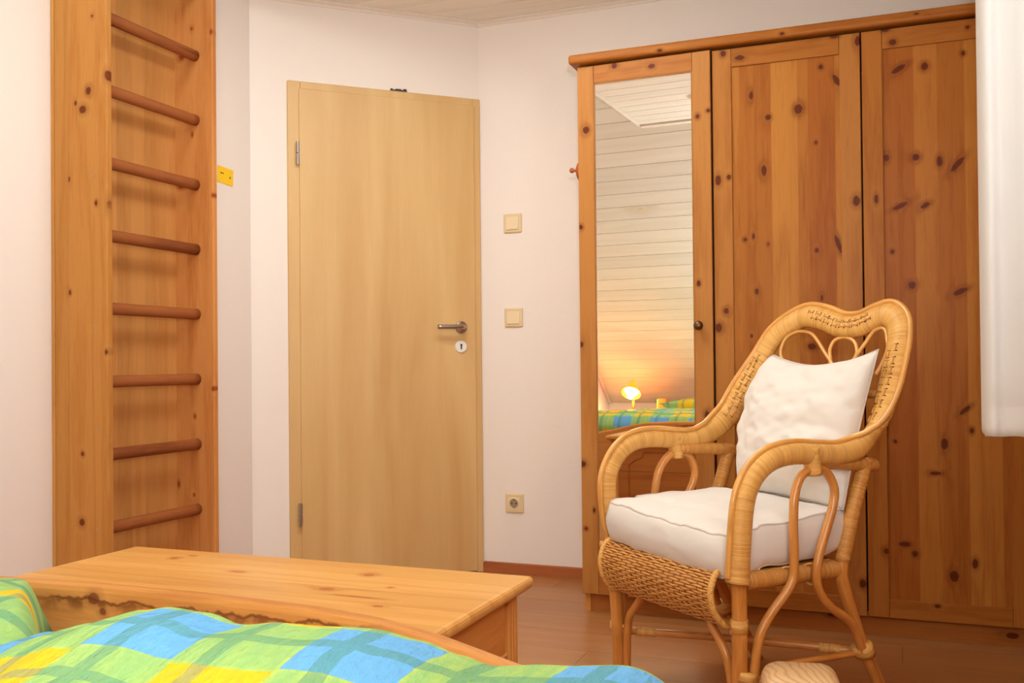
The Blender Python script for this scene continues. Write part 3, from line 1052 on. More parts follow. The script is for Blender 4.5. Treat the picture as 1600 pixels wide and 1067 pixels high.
def duvet(name, label, x0, x1, y0, y1, top, zb, mat, nx, ny, edge, wr=0.006, seed=0.0):
    bm = newbm()
    lay = bm.verts.layers.float_vector.new('tc')
    T, B = [], []
    for i in range(nx + 1):
        rt, rb_ = [], []
        for j in range(ny + 1):
            a, b = i / nx, j / ny
            x, y = x0 + ((x1 if x1 > -0.5 else lerp_tab([(0.0, x1), (0.90, x1), (y1, x1 - 0.20)], y0 + (y1 - y0) * b)) - x0) * a, y0 + (y1 - y0) * b
            ex = min(a * (x1 - x0), (1 - a) * (x1 - x0)) / edge
            ey = min(b * (y1 - y0), (1 - b) * (y1 - y0)) / edge
            ex, ey = min(1, ex), min(1, ey)
            px, py = math.sqrt(max(0, 1 - (1 - ex) ** 2)), math.sqrt(max(0, 1 - (1 - ey) ** 2))
            h = (top(x, y) - zb) * px * py
            n1 = noise.noise(Vector((x * 7 + seed, y * 7, 0.3)))
            n2 = noise.noise(Vector((x * 19 + seed, y * 15, 1.3)))
            h += (n1 * wr + n2 * wr * 0.5) * px * py
            jx = 0.012 * noise.noise(Vector((y * 9, seed, x)))
            jy = 0.016 * noise.noise(Vector((x * 8, seed + 3, y)))
            v = bm.verts.new((x + jx, y + jy, zb + max(h, 0.002 if 0 < i < nx and 0 < j < ny else 0)))
            v[lay] = (x, y + 0.6 * h, 0)
            rt.append(v)
            if 0 < i < nx and 0 < j < ny:
                w_ = bm.verts.new((x + jx, y + jy, zb - 0.001))
                w_[lay] = (x, y, 0)
                rb_.append(w_)
            else:
                rb_.append(v)
        T.append(rt); B.append(rb_)
    for i in range(nx):
        for j in range(ny):
            bm.faces.new((T[i][j], T[i + 1][j], T[i + 1][j + 1], T[i][j + 1]))
            f = []
            for v in (B[i][j], B[i][j + 1], B[i + 1][j + 1], B[i + 1][j]):
                if v not in f:
                    f.append(v)
            if len(f) > 2:
                try:
                    bm.faces.new(f)
                except ValueError:
                    pass
    o = obj(name, bm, mat, smooth=True, loc=((x0 + x1) / 2, (y0 + y1) / 2, zb))
    return tag(o, label, 'duvet', 'checked duvets on the bed')


ridge = [(-1.25, 0.555), (-1.0, 0.575), (-0.93, 0.585), (-0.87, 0.600), (-0.81, 0.615), (-0.747, 0.633), (-0.71, 0.640), (-0.67, 0.639),
         (-0.63, 0.631), (-0.57, 0.637), (-0.47, 0.638), (-0.42, 0.634), (-0.38, 0.627), (-0.35, 0.621), (-0.29, 0.624),
         (-0.2, 0.627), (-0.16, 0.624), (-0.1, 0.60)]


def top_main(x, y):
    r = lerp_tab(ridge, x)
    return lerp_tab([(-0.4, r - 0.07), (0.35, r - 0.075), (0.62, r - 0.03), (0.77, r), (0.81, r - 0.002), (0.90, r - 0.045), (1.0, r - 0.11)], y)


def top_left(x, y):
    return lerp_tab([(-0.3, 0.56), (0.5, 0.555), (0.85, 0.575), (0.97, 0.584), (1.05, 0.568), (1.12, 0.545)], y) \
        + (0.012 if x < -1.2 else 0.012 * (-1.0 - x) / 0.2 if x < -1.0 else 0)


duvet('duvet', 'green, yellow and blue checked duvet heaped along the near side of the bed', -0.968, -0.135, -0.35, 0.975,
      top_main, 0.474, M_plaid, 150, 160, 0.10, 0.004)
duvet('duvet', 'checked duvet beside the left end of the footboard, only its rounded end in view', -1.87, -0.996, 0.0, 1.125,
      top_left, 0.476, M_plaid2, 120, 120, 0.05, 0.005, 5.0)


def pillow(name, cat, label, M, corners, thick, mat, n=40, pinch=0.05, wr=0.004, group=None, seed=0.0, loc=(0, 0, 0), piping=None, back=0.8, sag=0.0, bow=0.0):
    """square pillow: corners = 4 points (TL, TR, BR, BL) in a frame M; normal of the frame is +Z"""
    bm = newbm()
    TL, TR, BR, BL = [Vector((c[0], c[1], 0)) for c in corners]
    cen = (TL + TR + BR + BL) / 4
    tops, bots = [], []
    for i in range(n + 1):
        ra_, rb_ = [], []
        for j in range(n + 1):
            s_, t_ = i / n, j / n
            p = TL * (1 - s_) * (1 - t_) + TR * s_ * (1 - t_) + BR * s_ * t_ + BL * (1 - s_) * t_
            S, Tt = 2 * s_ - 1, 2 * t_ - 1
            # edges bow inwards between the corners
            p = p + (cen - p) * pinch * ((1 - S * S) * Tt ** 4 + (1 - Tt * Tt) * S ** 4)
            p = p - Vector((1, 0, 0)) * bow * (1 - s_) * math.sin(math.pi * t_ ** 0.6)
            p = p + Vector((0, -1, 0)) * sag * (1 - S * S) * (1 - t_) ** 2
            prof = max(0, (1 - S ** 4) * (1 - Tt ** 4)) ** 0.5
            prof *= 0.35 + 0.65 * (1 - (S * S + Tt * Tt) / 2)
            h = thick * prof
            wn = wr * (noise.noise(Vector((p.x * 9 + seed, p.y * 22, seed))) + 0.5 * noise.noise(Vector((p.x * 30, p.y * 46, seed + 2))))
            edge_f = min(1, prof * 3)
            # radial gathers near the corners
            top = p + Vector((0, 0, h + wn * edge_f))
            bot = p + Vector((0, 0, -h * back))
            va = bm.verts.new(top)
            ra_.append(va)
            rb_.append(va if (i in (0, n) or j in (0, n)) else bm.verts.new(bot))
        tops.append(ra_); bots.append(rb_)
    for i in range(n):
        for j in range(n):
            bm.faces.new((tops[i][j], tops[i + 1][j], tops[i + 1][j + 1], tops[i][j + 1]))
            f = []
            for v in (bots[i][j], bots[i][j + 1], bots[i + 1][j + 1], bots[i + 1][j]):
                if v not in f:
                    f.append(v)
            if len(f) > 2:
                try:
                    bm.faces.new(f)
                except ValueError:
                    pass
    edge = [tops[i][0].co.copy() for i in range(n)] + [tops[n][j].co.copy() for j in range(n)] + \
           [tops[n - i][n].co.copy() for i in range(n)] + [tops[0][n - j].co.copy() for j in range(n)]
    o = obj(name, bm, mat, smooth=True, xf=M, loc=loc)
    tag(o, label, cat, group)
    if piping:
        bm = newbm()
        sweep(bm, edge, 0.0016, segs=6, closed=True)
        obj('piping', bm, piping, o, smooth=True, xf=M)
    return o


MPb = Matrix.Translation((-1.45, -0.52, 0.53)) @ Matrix.Rotation(R(14), 4, 'X')
pillow('pillow', 'pillow', 'checked pillow at the head of the bed, seen in the mirror', MPb,
       [(-0.36, 0.24), (0.36, 0.24), (0.36, -0.24), (-0.36, -0.24)], 0.075, M_plaid2, loc=(-1.45, -0.52, 0.5))

# ---------------------------------------------------------------- bedside table and lamp (seen in the mirror)
nt = thing('bedside_table', 'small pine bedside table by the knee wall, seen in the mirror', 'table', (-2.24, -0.95, 0))
bm = newbm(); box(bm, -2.42, -2.06, -1.13, -0.77, 0.475, 0.497, 0.005, 2)
obj('tabletop', bm, M_chx, nt)
bm = newbm(); box(bm, -2.40, -2.08, -1.11, -0.79, 0.30, 0.475)
obj('drawer_box', bm, M_chx, nt, tint=0.9)
for x in (-2.40, -2.115):
    for y in (-1.11, -0.825):
        bm = newbm(); box(bm, x, x + 0.035, y, y + 0.035, 0, 0.30, 0.003)
        obj('leg', bm, M_chz, nt)
lp = thing('bedside_lamp', 'lit yellow cone lamp on an orange stem, seen in the mirror', 'lamp', (-2.19, -0.9, 0.497))
M_orange = plain('orange_lacquer', (222, 92, 40), 0.4)
s = NT('yellow_shade')
s.b.inputs['Emission Color'].default_value = (1.0, 0.72, 0.05, 1)
s.b.inputs['Emission Strength'].default_value = 0.25
M_shade = s.base(lin((246, 200, 30)), 0.4)
s = NT('lit_bulb')
s.b.inputs['Emission Color'].default_value = (1.0, 0.86, 0.5, 1)
s.b.inputs['Emission Strength'].default_value = 9.0
M_bulb = s.base((1, 0.9, 0.7, 1), 0.4)
bm = newbm(); lathe(bm, [(0.055, 0), (0.055, 0.008), (0.012, 0.014)], (-2.205, -0.93, 0.497))
obj('lamp_base', bm, M_orange, lp)
bm = newbm(); sweep(bm, [(-2.205, -0.93, 0.505), (-2.205, -0.93, 0.66)], 0.011, segs=14)
obj('stem', bm, M_orange, lp, smooth=True)
ax = Vector((0.02, 0.55, -0.60)).normalized()
apex = Vector((-2.20, -0.93, 0.735))
bm = newbm()
q = Vector((0, 0, 1)).rotation_difference(ax).to_matrix()
segs = 32
prof = [(0.016, 0.0), (0.022, 0.02), (0.050, 0.07), (0.078, 0.125), (0.075, 0.125), (0.047, 0.072), (0.018, 0.022), (0.012, 0.004)]
rings = [[bm.verts.new(apex + q @ Vector((r * math.cos(2 * math.pi * k / segs), r * math.sin(2 * math.pi * k / segs), h)))
          for k in range(segs)] for r, h in prof]
for a, b in zip(rings, rings[1:]):
    for k in range(segs):
        bm.faces.new((a[k], a[(k + 1) % segs], b[(k + 1) % segs], b[k]))
obj('lamp_shade', bm, M_shade, lp, smooth=True)
bm = newbm()
bc = apex + ax * 0.095
bmesh.ops.create_uvsphere(bm, u_segments=20, v_segments=12, radius=0.058, matrix=Matrix.Translation(bc) @ q.to_4x4() @ Matrix.Diagonal((1, 1, 0.6, 1)))
obj('bulb', bm, M_bulb, lp, smooth=True)
pl_ = bpy.data.lights.new('bedside_lamp_light', 'POINT')
pl_.energy = 26.0
pl_.color = (1.0, 0.76, 0.30)
pl_.shadow_soft_size = 0.03
po = bpy.data.objects.new('bedside_lamp_light', pl_)
col.objects.link(po)
po.location = bc + ax * 0.05


# ================================================================ rattan armchair
def cane(name, a, b, rough=0.28):
    s = NT(name)
    tc = s.tc()
    g = s.vec('MULTIPLY', tc, (1, 0.10, 1))
    n1 = s.noise(g, 120, 3)
    n2 = s.noise(tc, 14, 2)
    c = s.mix(s.rng(n1, 0.3, 0.7, 0, 1), lin(a), lin(b))
    c = s.mix(s.rng(n2, 0.5, 0.75, 0, 0.35), c, lin([x * 0.8 for x in b]))
    m_ = s.base(c, rough, 0, 0.5)
    s.b.inputs['Coat Weight'].default_value = 0.3
    s.b.inputs['Coat Roughness'].default_value = 0.15
    return m_


def wrapmat(name, a, b, per=0.0042):
    s = NT(name)
    tc = s.tc()
    sep = s.n('ShaderNodeSeparateXYZ')
    s.link(tc, sep.inputs[0])
    wob = s.math('MULTIPLY', s.noise(tc, 40, 2), 0.0022)
    ph = s.math('DIVIDE', s.math('ADD', sep.outputs[1], wob), per)
    fr = s.math('FRACT', ph)
    tri = s.math('ABSOLUTE', s.math('SUBTRACT', fr, 0.5))          # 0 centre, .5 at the groove
    h = s.math('SUBTRACT', 1.0, s.math('POWER', s.math('MULTIPLY', tri, 2.0), 3.0))
    idn = s.n('ShaderNodeTexWhiteNoise', noise_dimensions='1D')
    s.link(s.math('FLOOR', ph), idn.inputs['W'])
    n2 = s.noise(tc, 22, 2)
    c = s.mix(s.math('MULTIPLY_ADD', idn.outputs['Value'], 0.7, s.math('MULTIPLY', n2, 0.3)), lin(a), lin(b))
    groove = s.rng(tri, 0.36, 0.5, 0.0, 0.55)
    dk = s.math('MULTIPLY', groove, s.math('GREATER_THAN', idn.outputs['Value'], 0.80))
    c = s.mix(s.math('MULTIPLY', groove, 0.55), c, lin([x * 0.62 for x in b]))
    c = s.mix(dk, c, lin((110, 58, 16)))
    s.bump(h, 0.6, 0.0012)
    return s.base(c, 0.34, 0, 0.45)


M_cane = cane('cane', (216, 148, 74), (196, 122, 52))
M_caneL = cane('light_cane', (232, 172, 92), (214, 148, 70))
M_wrap = wrapmat('wrapped_cane', (238, 184, 102), (216, 154, 74))
M_wrap2 = wrapmat('wrapped_rail', (222, 160, 82), (198, 130, 58))
M_weave = cane('woven_cane', (226, 164, 86), (204, 136, 62), 0.4)
M_stake = cane('weave_stakes', (176, 108, 48), (150, 86, 34), 0.5)  # darker than the strands: shade of the weave's holes put into the colour
M_dark = plain('dark_slit', (70, 36, 12), 0.9)

ud, bd = Vector((0.772, -0.636, 0)), Vector((0.636, 0.772, 0))
chair = thing('rattan_armchair', 'golden rattan armchair with white cushions in front of the wardrobe', 'armchair',
              (-0.529, 2.452, 0), math.atan2(ud.y, ud.x))
CK = dict(local=True)


def cpart(name, mat, pts, ra, rb=None, refs=None, segs=12, sub=5, closed=False, smooth=True, parent=chair):
    bm = newbm()
    sweep(bm, pts, ra, rb, refs, segs, closed, sub)
    return obj(name, bm, mat, parent, smooth=smooth, local=True)


# big continuous rail: right post, arm, back, left arm, left post
Rpts = [(.26, -.017, .388), (.26, -.010, .468), (.26, -.001, .545), (.26, .014, .593), (.26, .044, .631), (.26, .092, .657),
        (.26, .162, .666), (.26, .247, .660), (.261, .318, .658), (.268, .374, .672), (.279, .408, .707), (.288, .434, .754),
        (.288, .461, .819), (.286, .486, .879), (.280, .509, .934), (.263, .528, .979), (.226, .539, 1.005), (.187, .536, .999),
        (.138, .529, .981), (.078, .529, .981), (.007, .538, 1.003), (-.062, .543, 1.014), (-.121, .534, .994),
        (-.168, .519, .958), (-.197, .495, .900), (-.213, .477, .856), (-.236, .452, .798), (-.256, .425, .740),
        (-.262, .370, .694), (-.260, .318, .672), (-.26, .256, .662), (-.26, .136, .672), (-.26, .065, .664), (-.26, .016, .634),
        (-.26, -.016, .581), (-.26, -.020, .525), (-.26, -.012, .461), (-.26, .001, .417), (-.26, .002, .386)]
nb = Vector((0, -1, 0.42)).normalized()
refs = []
for i, p in enumerate(Rpts):
    if i <= 8:
        r_ = Vector((-1, 0, 0))
    elif i <= 12:
        t = (i - 8) / 4
        r_ = Vector((-1, 0, 0)).lerp(nb, t)
    elif i <= 24:
        r_ = nb
    elif i <= 29:
        t = (i - 24) / 5
        r_ = nb.lerp(Vector((1, 0, 0)), t)
    else:
        r_ = Vector((1, 0, 0))
    refs.append(r_.normalized())
ra = []
for i in range(len(Rpts)):
    k = min(i, len(Rpts) - 1 - i)
    ra.append(0.026 if k < 9 else (0.026 + 0.004 * (k - 8) if k < 11 else 0.033))
PP = catmull(Rpts, 7)
RF = catmull(refs, 7)
RA = [v.x for v in catmull([(r, 0, 0) for r in ra], 7)]
bm = newbm()
sweep(bm, PP, RA, [0.021] * len(PP), RF, 16)
back = obj('wrapped_frame', bm, M_wrap, chair, smooth=True, local=True)
# outer trim cane
outer = []
for i in range(len(PP)):
    a, b = PP[max(i - 1, 0)], PP[min(i + 1, len(PP) - 1)]
    t = (b - a).normalized()
    nn = (RF[i] - t * RF[i].dot(t)).normalized()
    outer.append(PP[i] + t.cross(nn) * (RA[i] + 0.003) + nn * 0.006)
bm = newbm(); sweep(bm, outer, 0.0075, None, RF, 10)
obj('edge_cane', bm, M_caneL, chair, smooth=True, local=True)


# laced decoration on the back frame: light strands and dark slits
def lacing(i0, i1, n, amp):
    bm = newbm(); bd_ = newbm()
    for k in range(n):
        f = i0 + (i1 - i0) * k / (n - 1)
        i = int(f)
        p = PP[i]
        t = (PP[i + 1] - PP[i]).normalized()
        nn = (RF[i] - t * RF[i].dot(t)).normalized()
        sd_ = t.cross(nn)
        o_ = ((k % 2) - 0.5) * amp
        c = p + nn * 0.0215 + sd_ * o_
        L = 0.0105
        sweep(bm, [c - t * L - nn * 0.002, c - t * L * 0.5 + nn * 0.0008, c + t * L * 0.5 + nn * 0.0008, c + t * L - nn * 0.002],
              0.0018, segs=5)
        for e in (-1, 1):
            q_ = c + t * L * e * 0.9 - nn * 0.0006
            sweep(bd_, [q_ - sd_ * 0.0055 - nn * 0.0010, q_ + sd_ * 0.0055 - nn * 0.0010], 0.0012, segs=5)
    o = obj('lacing', bm, M_caneL, chair, smooth=True, local=True)
    obj('lacing_slits', bd_, M_dark, o, smooth=True, local=True)


lacing(17.3 * 7, 20.6 * 7, 18, 0.014)
lacing(10.6 * 7, 13.6 * 7, 14, 0.018)
lacing(24.2 * 7, 27.4 * 7, 14, 0.016)

# curls inside the back
c1 = [(-.160, .452, .800), (-.120, .466, .835), (-.074, .483, .871), (-.114, .493, .895), (-.128, .505, .923), (-.122, .516, .951), (-.093, .524, .969),
      (-.062, .525, .971), (-.025, .521, .963), (.007, .512, .94), (.045, .498, .908), (.075, .488, .883), (.10, .478, .855), (.10, .468, .83)]
c1 = [(-.02, .470, .842), (-.050, .477, .855)] + c1[2:]
c2 = [(.080, .474, .845), (.072, .482, .868), (.071, .49, .888), (.059, .501, .915), (.063, .511, .939), (.084, .516, .949), (.111, .515, .948), (.135, .511, .937),
      (.15, .503, .918), (.155, .496, .903), (.150, .484, .875), (.142, .476, .85)]
c3 = [(.120, .470, .842), (.142, .484, .875), (.160, .498, .908), (.178, .512, .941), (.191, .521, .963), (.211, .525, .971), (.227, .522, .965),
      (.241, .512, .941), (.25, .502, .916), (.245, .488, .880), (.235, .474, .85)]
for c_ in (c1, c2, c3):
    cpart('back_curl', M_caneL, c_, 0.0052, refs=[nb] * len(c_), segs=8, sub=5)
cpart('back_crosspiece', M_wrap2, [(-.235, .456, .790), (0, .478, .80), (.272, .462, .80)], 0.011, segs=10)
for x in (-.12, -.06, 0, .06, .12, .18):
    cpart('back_slat', M_cane, [(x, .470, .79), (x, .430, .62), (x, .350, .40)], 0.006, segs=8, sub=3)

for sgn, tx in ((1, 'right'), (-1, 'left')):
    def S(p):
        return [(sgn * x, y, z) for x, y, z in p]
    # front leg
    cpart('front_leg', M_cane, S([(.256, -.014, .395), (.250, -.008, .30), (.242, -.002, .15), (.240, 0, .0)]),
          [0.0175, 0.0178, 0.018, 0.0185], segs=16)
    # rear leg: wrapped upright and bare foot
    cpart('rear_upright', M_wrap2, S([(.25, .418, .640), (.25, .404, .605), (.25, .375, .534), (.25, .346, .447), (.25, .327, .390)]), 0.019, segs=14)
    cpart('rear_leg', M_cane, S([(.25, .329, .395), (.25, .324, .355), (.25, .339, .309), (.248, .370, .235), (.244, .405, .166), (.24, .459, .074),
                                 (.236, .500, .0)]), 0.0165, segs=14)
    # looped side cane: apex under the arm, both ends run down to the legs
    loop = [(.262, .024, .03), (.262, .024, .10), (.262, .024, .160), (.264, .030, .212), (.267, .041, .258), (.270, .071, .301), (.272, .116, .343), (.273, .139, .377),
            (.272, .144, .432), (.268, .147, .504), (.264, .157, .570), (.26, .182, .611), (.26, .221, .628), (.26, .264, .617), (.262, .289, .579),
            (.264, .284, .536), (.270, .252, .476), (.273, .226, .423), (.274, .214, .375), (.272, .226, .331), (.270, .266, .289), (.268, .323, .253),
            (.267, .352, .220), (.266, .378, .167), (.264, .432, .075), (.262, .458, .03)]
    cpart('side_loop', M_cane, S(loop), 0.0112, segs=12, sub=4)
    # brace from the front leg up to the front rail
    br = [(.214, .006, .03), (.210, .004, .10), (.205, .002, .155), (.192, .000, .200), (.166, .000, .231), (.143, .000, .257), (.120, .004, .30), (.112, .01, .36)]
    cpart('front_brace', M_cane, S(br), 0.0105, segs=12, sub=4)
    # straight rail under the arm
    cpart('arm_rail', M_wrap2, S([(.25, .225, .640), (.25, .264, .638), (.25, .36, .632), (.25, .440, .622), (.25, .452, .620)]),
          [0.015, 0.017, 0.018, 0.018, 0.011], segs=14, sub=3)
    cpart('arm_strap', M_wrap, S([(.261, .214, .678), (.261, .217, .65), (.261, .222, .612)]), 0.0185, 0.0228,
          refs=[(sgn, 0, 0)] * 3, segs=14, sub=4)
    # seat rail
    cpart('seat_rail', M_wrap2, S([(.242, .015, .376), (.24, .18, .374), (.24, .335, .372)]), 0.022, segs=16, sub=6)
    # side stretcher with its arched cane
    if sgn > 0:
        cpart('side_stretcher', M_cane, S([(.252, .008, .060), (.254, .020, .10), (.254, .045, .138), (.252, .09, .160), (.250, .16, .166), (.248, .28, .160), (.246, .40, .155)]), 0.0085, segs=10)
    cpart('binding', M_wrap, S([(.252, .004, .148), (.252, .008, .170)]), 0.0285, 0.022, refs=[(0, 1, 0)] * 2, segs=16, sub=2)
    cpart('binding', M_wrap, S([(.247, -.006, .262), (.248, -.007, .292)]), 0.0205, segs=16, sub=2)
    cpart('binding', M_wrap, S([(.256, .385, .178), (.256, .397, .152)]), 0.028, 0.025, refs=[(0, 1, 0)] * 2, segs=16, sub=2)
    cpart('binding', M_wrap, S([(.257, -.018, .378), (.257, -.016, .392)]), 0.029, segs=16, sub=2)
    for yb_ in (.139, .214):
        cpart('lashing', M_caneL, [(sgn * .256 + sgn * .018 * math.cos(a), yb_ + 0.012 * math.sin(2 * a) * 0.3 + 0.012 * math.cos(a), .373 + .026 * math.sin(a))
                                   for a in [k * math.pi / 8 for k in range(16)]], 0.003, segs=6, sub=0, closed=True)
cpart('seat_rail', M_wrap2, [(-.25, 0.004, .382), (0, .004, .382), (.25, 0.004, .382)], 0.018, segs=14)
cpart('seat_rail', M_wrap2, [(-.24, .330, .372), (0, .335, .372), (.24, .330, .372)], 0.020, segs=14)
cpart('cross_stretcher', M_cane, [(-.243, .004, .152), (0, .20, .158), (.243, .398, .156)], 0.0105, segs=12)
cpart('cross_stretcher', M_cane, [(.243, .004, .134), (0, .20, .136), (-.243, .398, .136)], 0.0105, segs=12)
cpart('cross_binding', M_wrap, [(-.205, .035, .153), (-.165, .067, .154)], 0.0125, segs=12)
cpart('cross_binding', M_wrap, [(.165, .335, .156), (.205, .367, .156)], 0.0125, segs=12)
bm = newbm(); box(bm, -.225, .225, .018, .318, .382, .394, 0.004)
obj('seat_deck', bm, M_weave, chair, local=True)

# woven front apron, curling over and back under
prof = [(.012, .402), (-.005, .408), (-.028, .405), (-.049, .389), (-.061, .356), (-.058, .328), (-.048, .301), (-.022, .273), (.004, .264), (.018, .266)]
pr = catmull([(0, a, b) for a, b in prof], 12)
acc = [0]
for a, b in zip(pr, pr[1:]):
    acc.append(acc[-1] + (b - a).length)
LT = acc[-1]


def prof_at(s_):
    s_ = max(0, min(LT - 1e-6, s_))
    for i in range(len(acc) - 1):
        if acc[i + 1] >= s_:
            t = (s_ - acc[i]) / (acc[i + 1] - acc[i])
            p = pr[i].lerp(pr[i + 1], t)
            tg = (pr[i + 1] - pr[i]).normalized()
            return p, Vector((0, tg.z, -tg.y)) * -1
    return pr[-1], Vector((0, 0, -1))


UL, UR = -.232, .206
bm = newbm()
NS = 20
rowsN = 35
for r_ in range(rowsN):
    s_ = LT * (r_ + 0.5) / rowsN
    p, nn = prof_at(s_)
    if nn.y > 0 and r_ > 6 and r_ < 24:
        nn = -nn
    pts = []
    K = NS * 4
    rag = random.uniform(-0.002, 0.002)
    for k in range(K + 1):
        x = UL + (UR - UL) * k / K
        wv = 0.0019 * math.cos(math.pi * (k / 4.0) + (math.pi if r_ % 2 else 0))
        pts.append((x, p.y + nn.y * wv, p.z + nn.z * wv + 0.0006 * math.sin(k * 0.7 + r_) + rag * 0.3))
    sweep(bm, pts, 0.0030, 0.0018, refs=[nn] * len(pts), segs=6)
ap = obj('woven_apron', bm, M_weave, chair, smooth=True, local=True)
ap['kind'] = 'stuff'
ap['label'] = 'woven wicker apron curling under the front of the seat'
bm = newbm()
for k in range(NS + 1):
    x = UL + (UR - UL) * (k) / NS
    sweep(bm, [(x, v.y, v.z) for v in pr[::4] + [pr[-1]]], 0.0017, segs=6)
st = obj('weave_stakes', bm, M_stake, chair, smooth=True, local=True)
st['kind'] = 'stuff'
for x in (UL - 0.006, UR + 0.006):
    cpart('apron_edge', M_wrap, [(x, v.y, v.z) for v in pr[::6] + [pr[-1]]], 0.008, segs=10, sub=0)
cpart('apron_rail', M_cane, [(UL - .01, .018, .266), (0, .018, .266), (UR + .04, .018, .266)], 0.0085, segs=10)

# ---------------------------------------------------------------- cushions
def cotton(name, c):
    s = NT(name)
    tc = s.tc()
    n1 = s.noise(s.vec('MULTIPLY', tc, (0.7, 1, 1.2)), 11, 2, 0.4, 0.2)
    n2 = s.noise(tc, 420, 2)
    h = s.math('ADD', s.math('MULTIPLY', n1, 1.0), s.math('MULTIPLY', n2, 0.02))
    s.bump(h, 0.45, 0.014)
    m_ = s.base(lin(c), 0.85, 0, 0.2)
    s.b.inputs['Sheen Weight'].default_value = 0.2
    return m_


M_cot = cotton('white_cotton', (228, 220, 212))
M_pipe = plain('cotton_piping', (214, 200, 186), 0.8)  # piping darker than the cotton, with the seam's crease shade in its colour
CM = Matrix(((ud.x, bd.x, 0, -0.529), (ud.y, bd.y, 0, 2.452), (0, 0, 1, 0), (0, 0, 0, 1)))


def seat_cushion():
    bm = newbm()
    n = 44
    hx, hy, hz = 0.243, 0.205, 0.056
    c = Vector((-0.003, 0.165, 0.456))

    def shape(p):                       # p on the unit cube
        x, y, z = p
        # rounded corners in plan
        kx = x * math.sqrt(max(0, 1 - 0.10 * y ** 8))
        ky = y * math.sqrt(max(0, 1 - 0.10 * x ** 8))
        px, py = hx * kx, hy * ky
        e = max(abs(x), abs(y))
        dome = (1 - abs(x) ** 3.0) * (1 - abs(y) ** 3.0)
        if abs(z) > 0.999:
            pz = hz * z * (0.90) + (0.020 * dome * (1 if z > 0 else 0.3)) * (1 if z > 0 else -1)
        else:
            pz = hz * z * 0.90
        # side walls bulge
        if e > 0.999:
            bulge = 0.012 * (1 - z * z)
            if abs(x) > 0.999:
                px += math.copysign(bulge, x)
            if abs(y) > 0.999:
                py += math.copysign(bulge, y)
        wr = 0.008 * noise.noise(Vector((px * 10, py * 10, z * 2 + 3))) + 0.0045 * noise.noise(Vector((px * 34, py * 20, z * 4)))
        lift = 0.008 * (py / hy) + (-0.006 * x * (1 - y)) + 0.004
        if y < -0.5:                     # front hangs a little over the apron
            lift -= 0.006
        return c + Vector((px, py, pz + wr + lift))
    grid = {}

    def vert(p):
        k = tuple(round(a, 5) for a in p)
        if k not in grid:
            grid[k] = bm.verts.new(shape(p))
        return grid[k]
    nz = 10
    for z in (-1, 1):
        for i in range(n):
            for j in range(n):
                q = [(-1 + 2 * a / n, -1 + 2 * b / n, z) for a, b in ((i, j), (i + 1, j), (i + 1, j + 1), (i, j + 1))]
                bm.faces.new([vert(p) for p in q])
    for i in range(n):
        for k in range(nz):
            for f in (-1, 1):
                a, b = -1 + 2 * i / n, -1 + 2 * (i + 1) / n
                z0_, z1_ = -1 + 2 * k / nz, -1 + 2 * (k + 1) / nz
                bm.faces.new([vert(p) for p in ((a, f, z0_), (b, f, z0_), (b, f, z1_), (a, f, z1_))])
                bm.faces.new([vert(p) for p in ((f, a, z0_), (f, b, z0_), (f, b, z1_), (f, a, z1_))])
    bmesh.ops.smooth_vert(bm, verts=bm.verts[:], factor=0.5, use_axis_x=True, use_axis_y=True, use_axis_z=True)
    o = obj('seat_cushion', bm, M_cot, smooth=True, xf=CM, loc=CM @ Vector((0, .165, .40)))
    tag(o, 'thick white box cushion on the seat of the rattan armchair', 'cushion')
    for z in (-1, 1):
        pts = []
        for i in range(n):
            pts.append(shape((-1 + 2 * i / n, -1, z)))
        for i in range(n):
            pts.append(shape((1, -1 + 2 * i / n, z)))
        for i in range(n):
            pts.append(shape((1 - 2 * i / n, 1, z)))
        for i in range(n):
            pts.append(shape((-1, 1 - 2 * i / n, z)))
        cc = sum(pts, Vector()) / len(pts)
        pts = [p + (cc - p).normalized() * 0.0022 - Vector((0, 0, 0.002 * z)) for p in pts]
        bm = newbm(); sweep(bm, pts, 0.0032, segs=6, closed=True)
        obj('piping', bm, M_pipe, o, smooth=True, xf=CM)


seat_cushion()
# back pillow, leaning: frame with X along the chair's width, Y up the lean, Z towards the sitter
ly = Vector((0, 0.25, 1)).normalized()
lz = Vector((0, -1, 0.25)).normalized()
o0 = Vector((0.05, 0.388, 0.715))
LM = CM @ Matrix(((1, ly.x, lz.x, o0.x), (0, ly.y, lz.y, o0.y), (0, ly.z, lz.z, o0.z), (0, 0, 0, 1)))
pillow('back_pillow', 'pillow', 'plump white square pillow leaning against the back of the rattan armchair', LM,
       [(-.137, .196), (.226, .206), (.196, -.205), (-.195, -.195)], 0.075, M_cot, n=64, pinch=0.03, wr=0.011, seed=1.7,
       back=0.35, sag=0.030, bow=0.058,
       loc=CM @ Vector((.1, .33, .52)), piping=M_pipe)


# ---------------------------------------------------------------- small wooden stool in front of the chair
def blockmat():
    s = NT('pale_block_wood')
    tc = s.tc()
    d = s.vec('LENGTH', s.vec('MULTIPLY', s.vec('SUBTRACT', tc, (-0.30, 2.0, 0.05)), (1.0, 0.35, 1.0)))
    n1 = s.noise(tc, 9, 2)
    ph = s.math('ADD', s.math('MULTIPLY', d, 110.0), s.math('MULTIPLY', n1, 2.6))
    f = s.math('POWER', s.math('MULTIPLY_ADD', s.math('SINE', s.math('MULTIPLY', ph, 6.283)), 0.5, 0.5), 3.0)
    c = s.mix(s.math('MULTIPLY', f, 0.55), lin((228, 188, 138)), lin((186, 130, 82)))
    return s.base(c, 0.4, 0, 0.4)


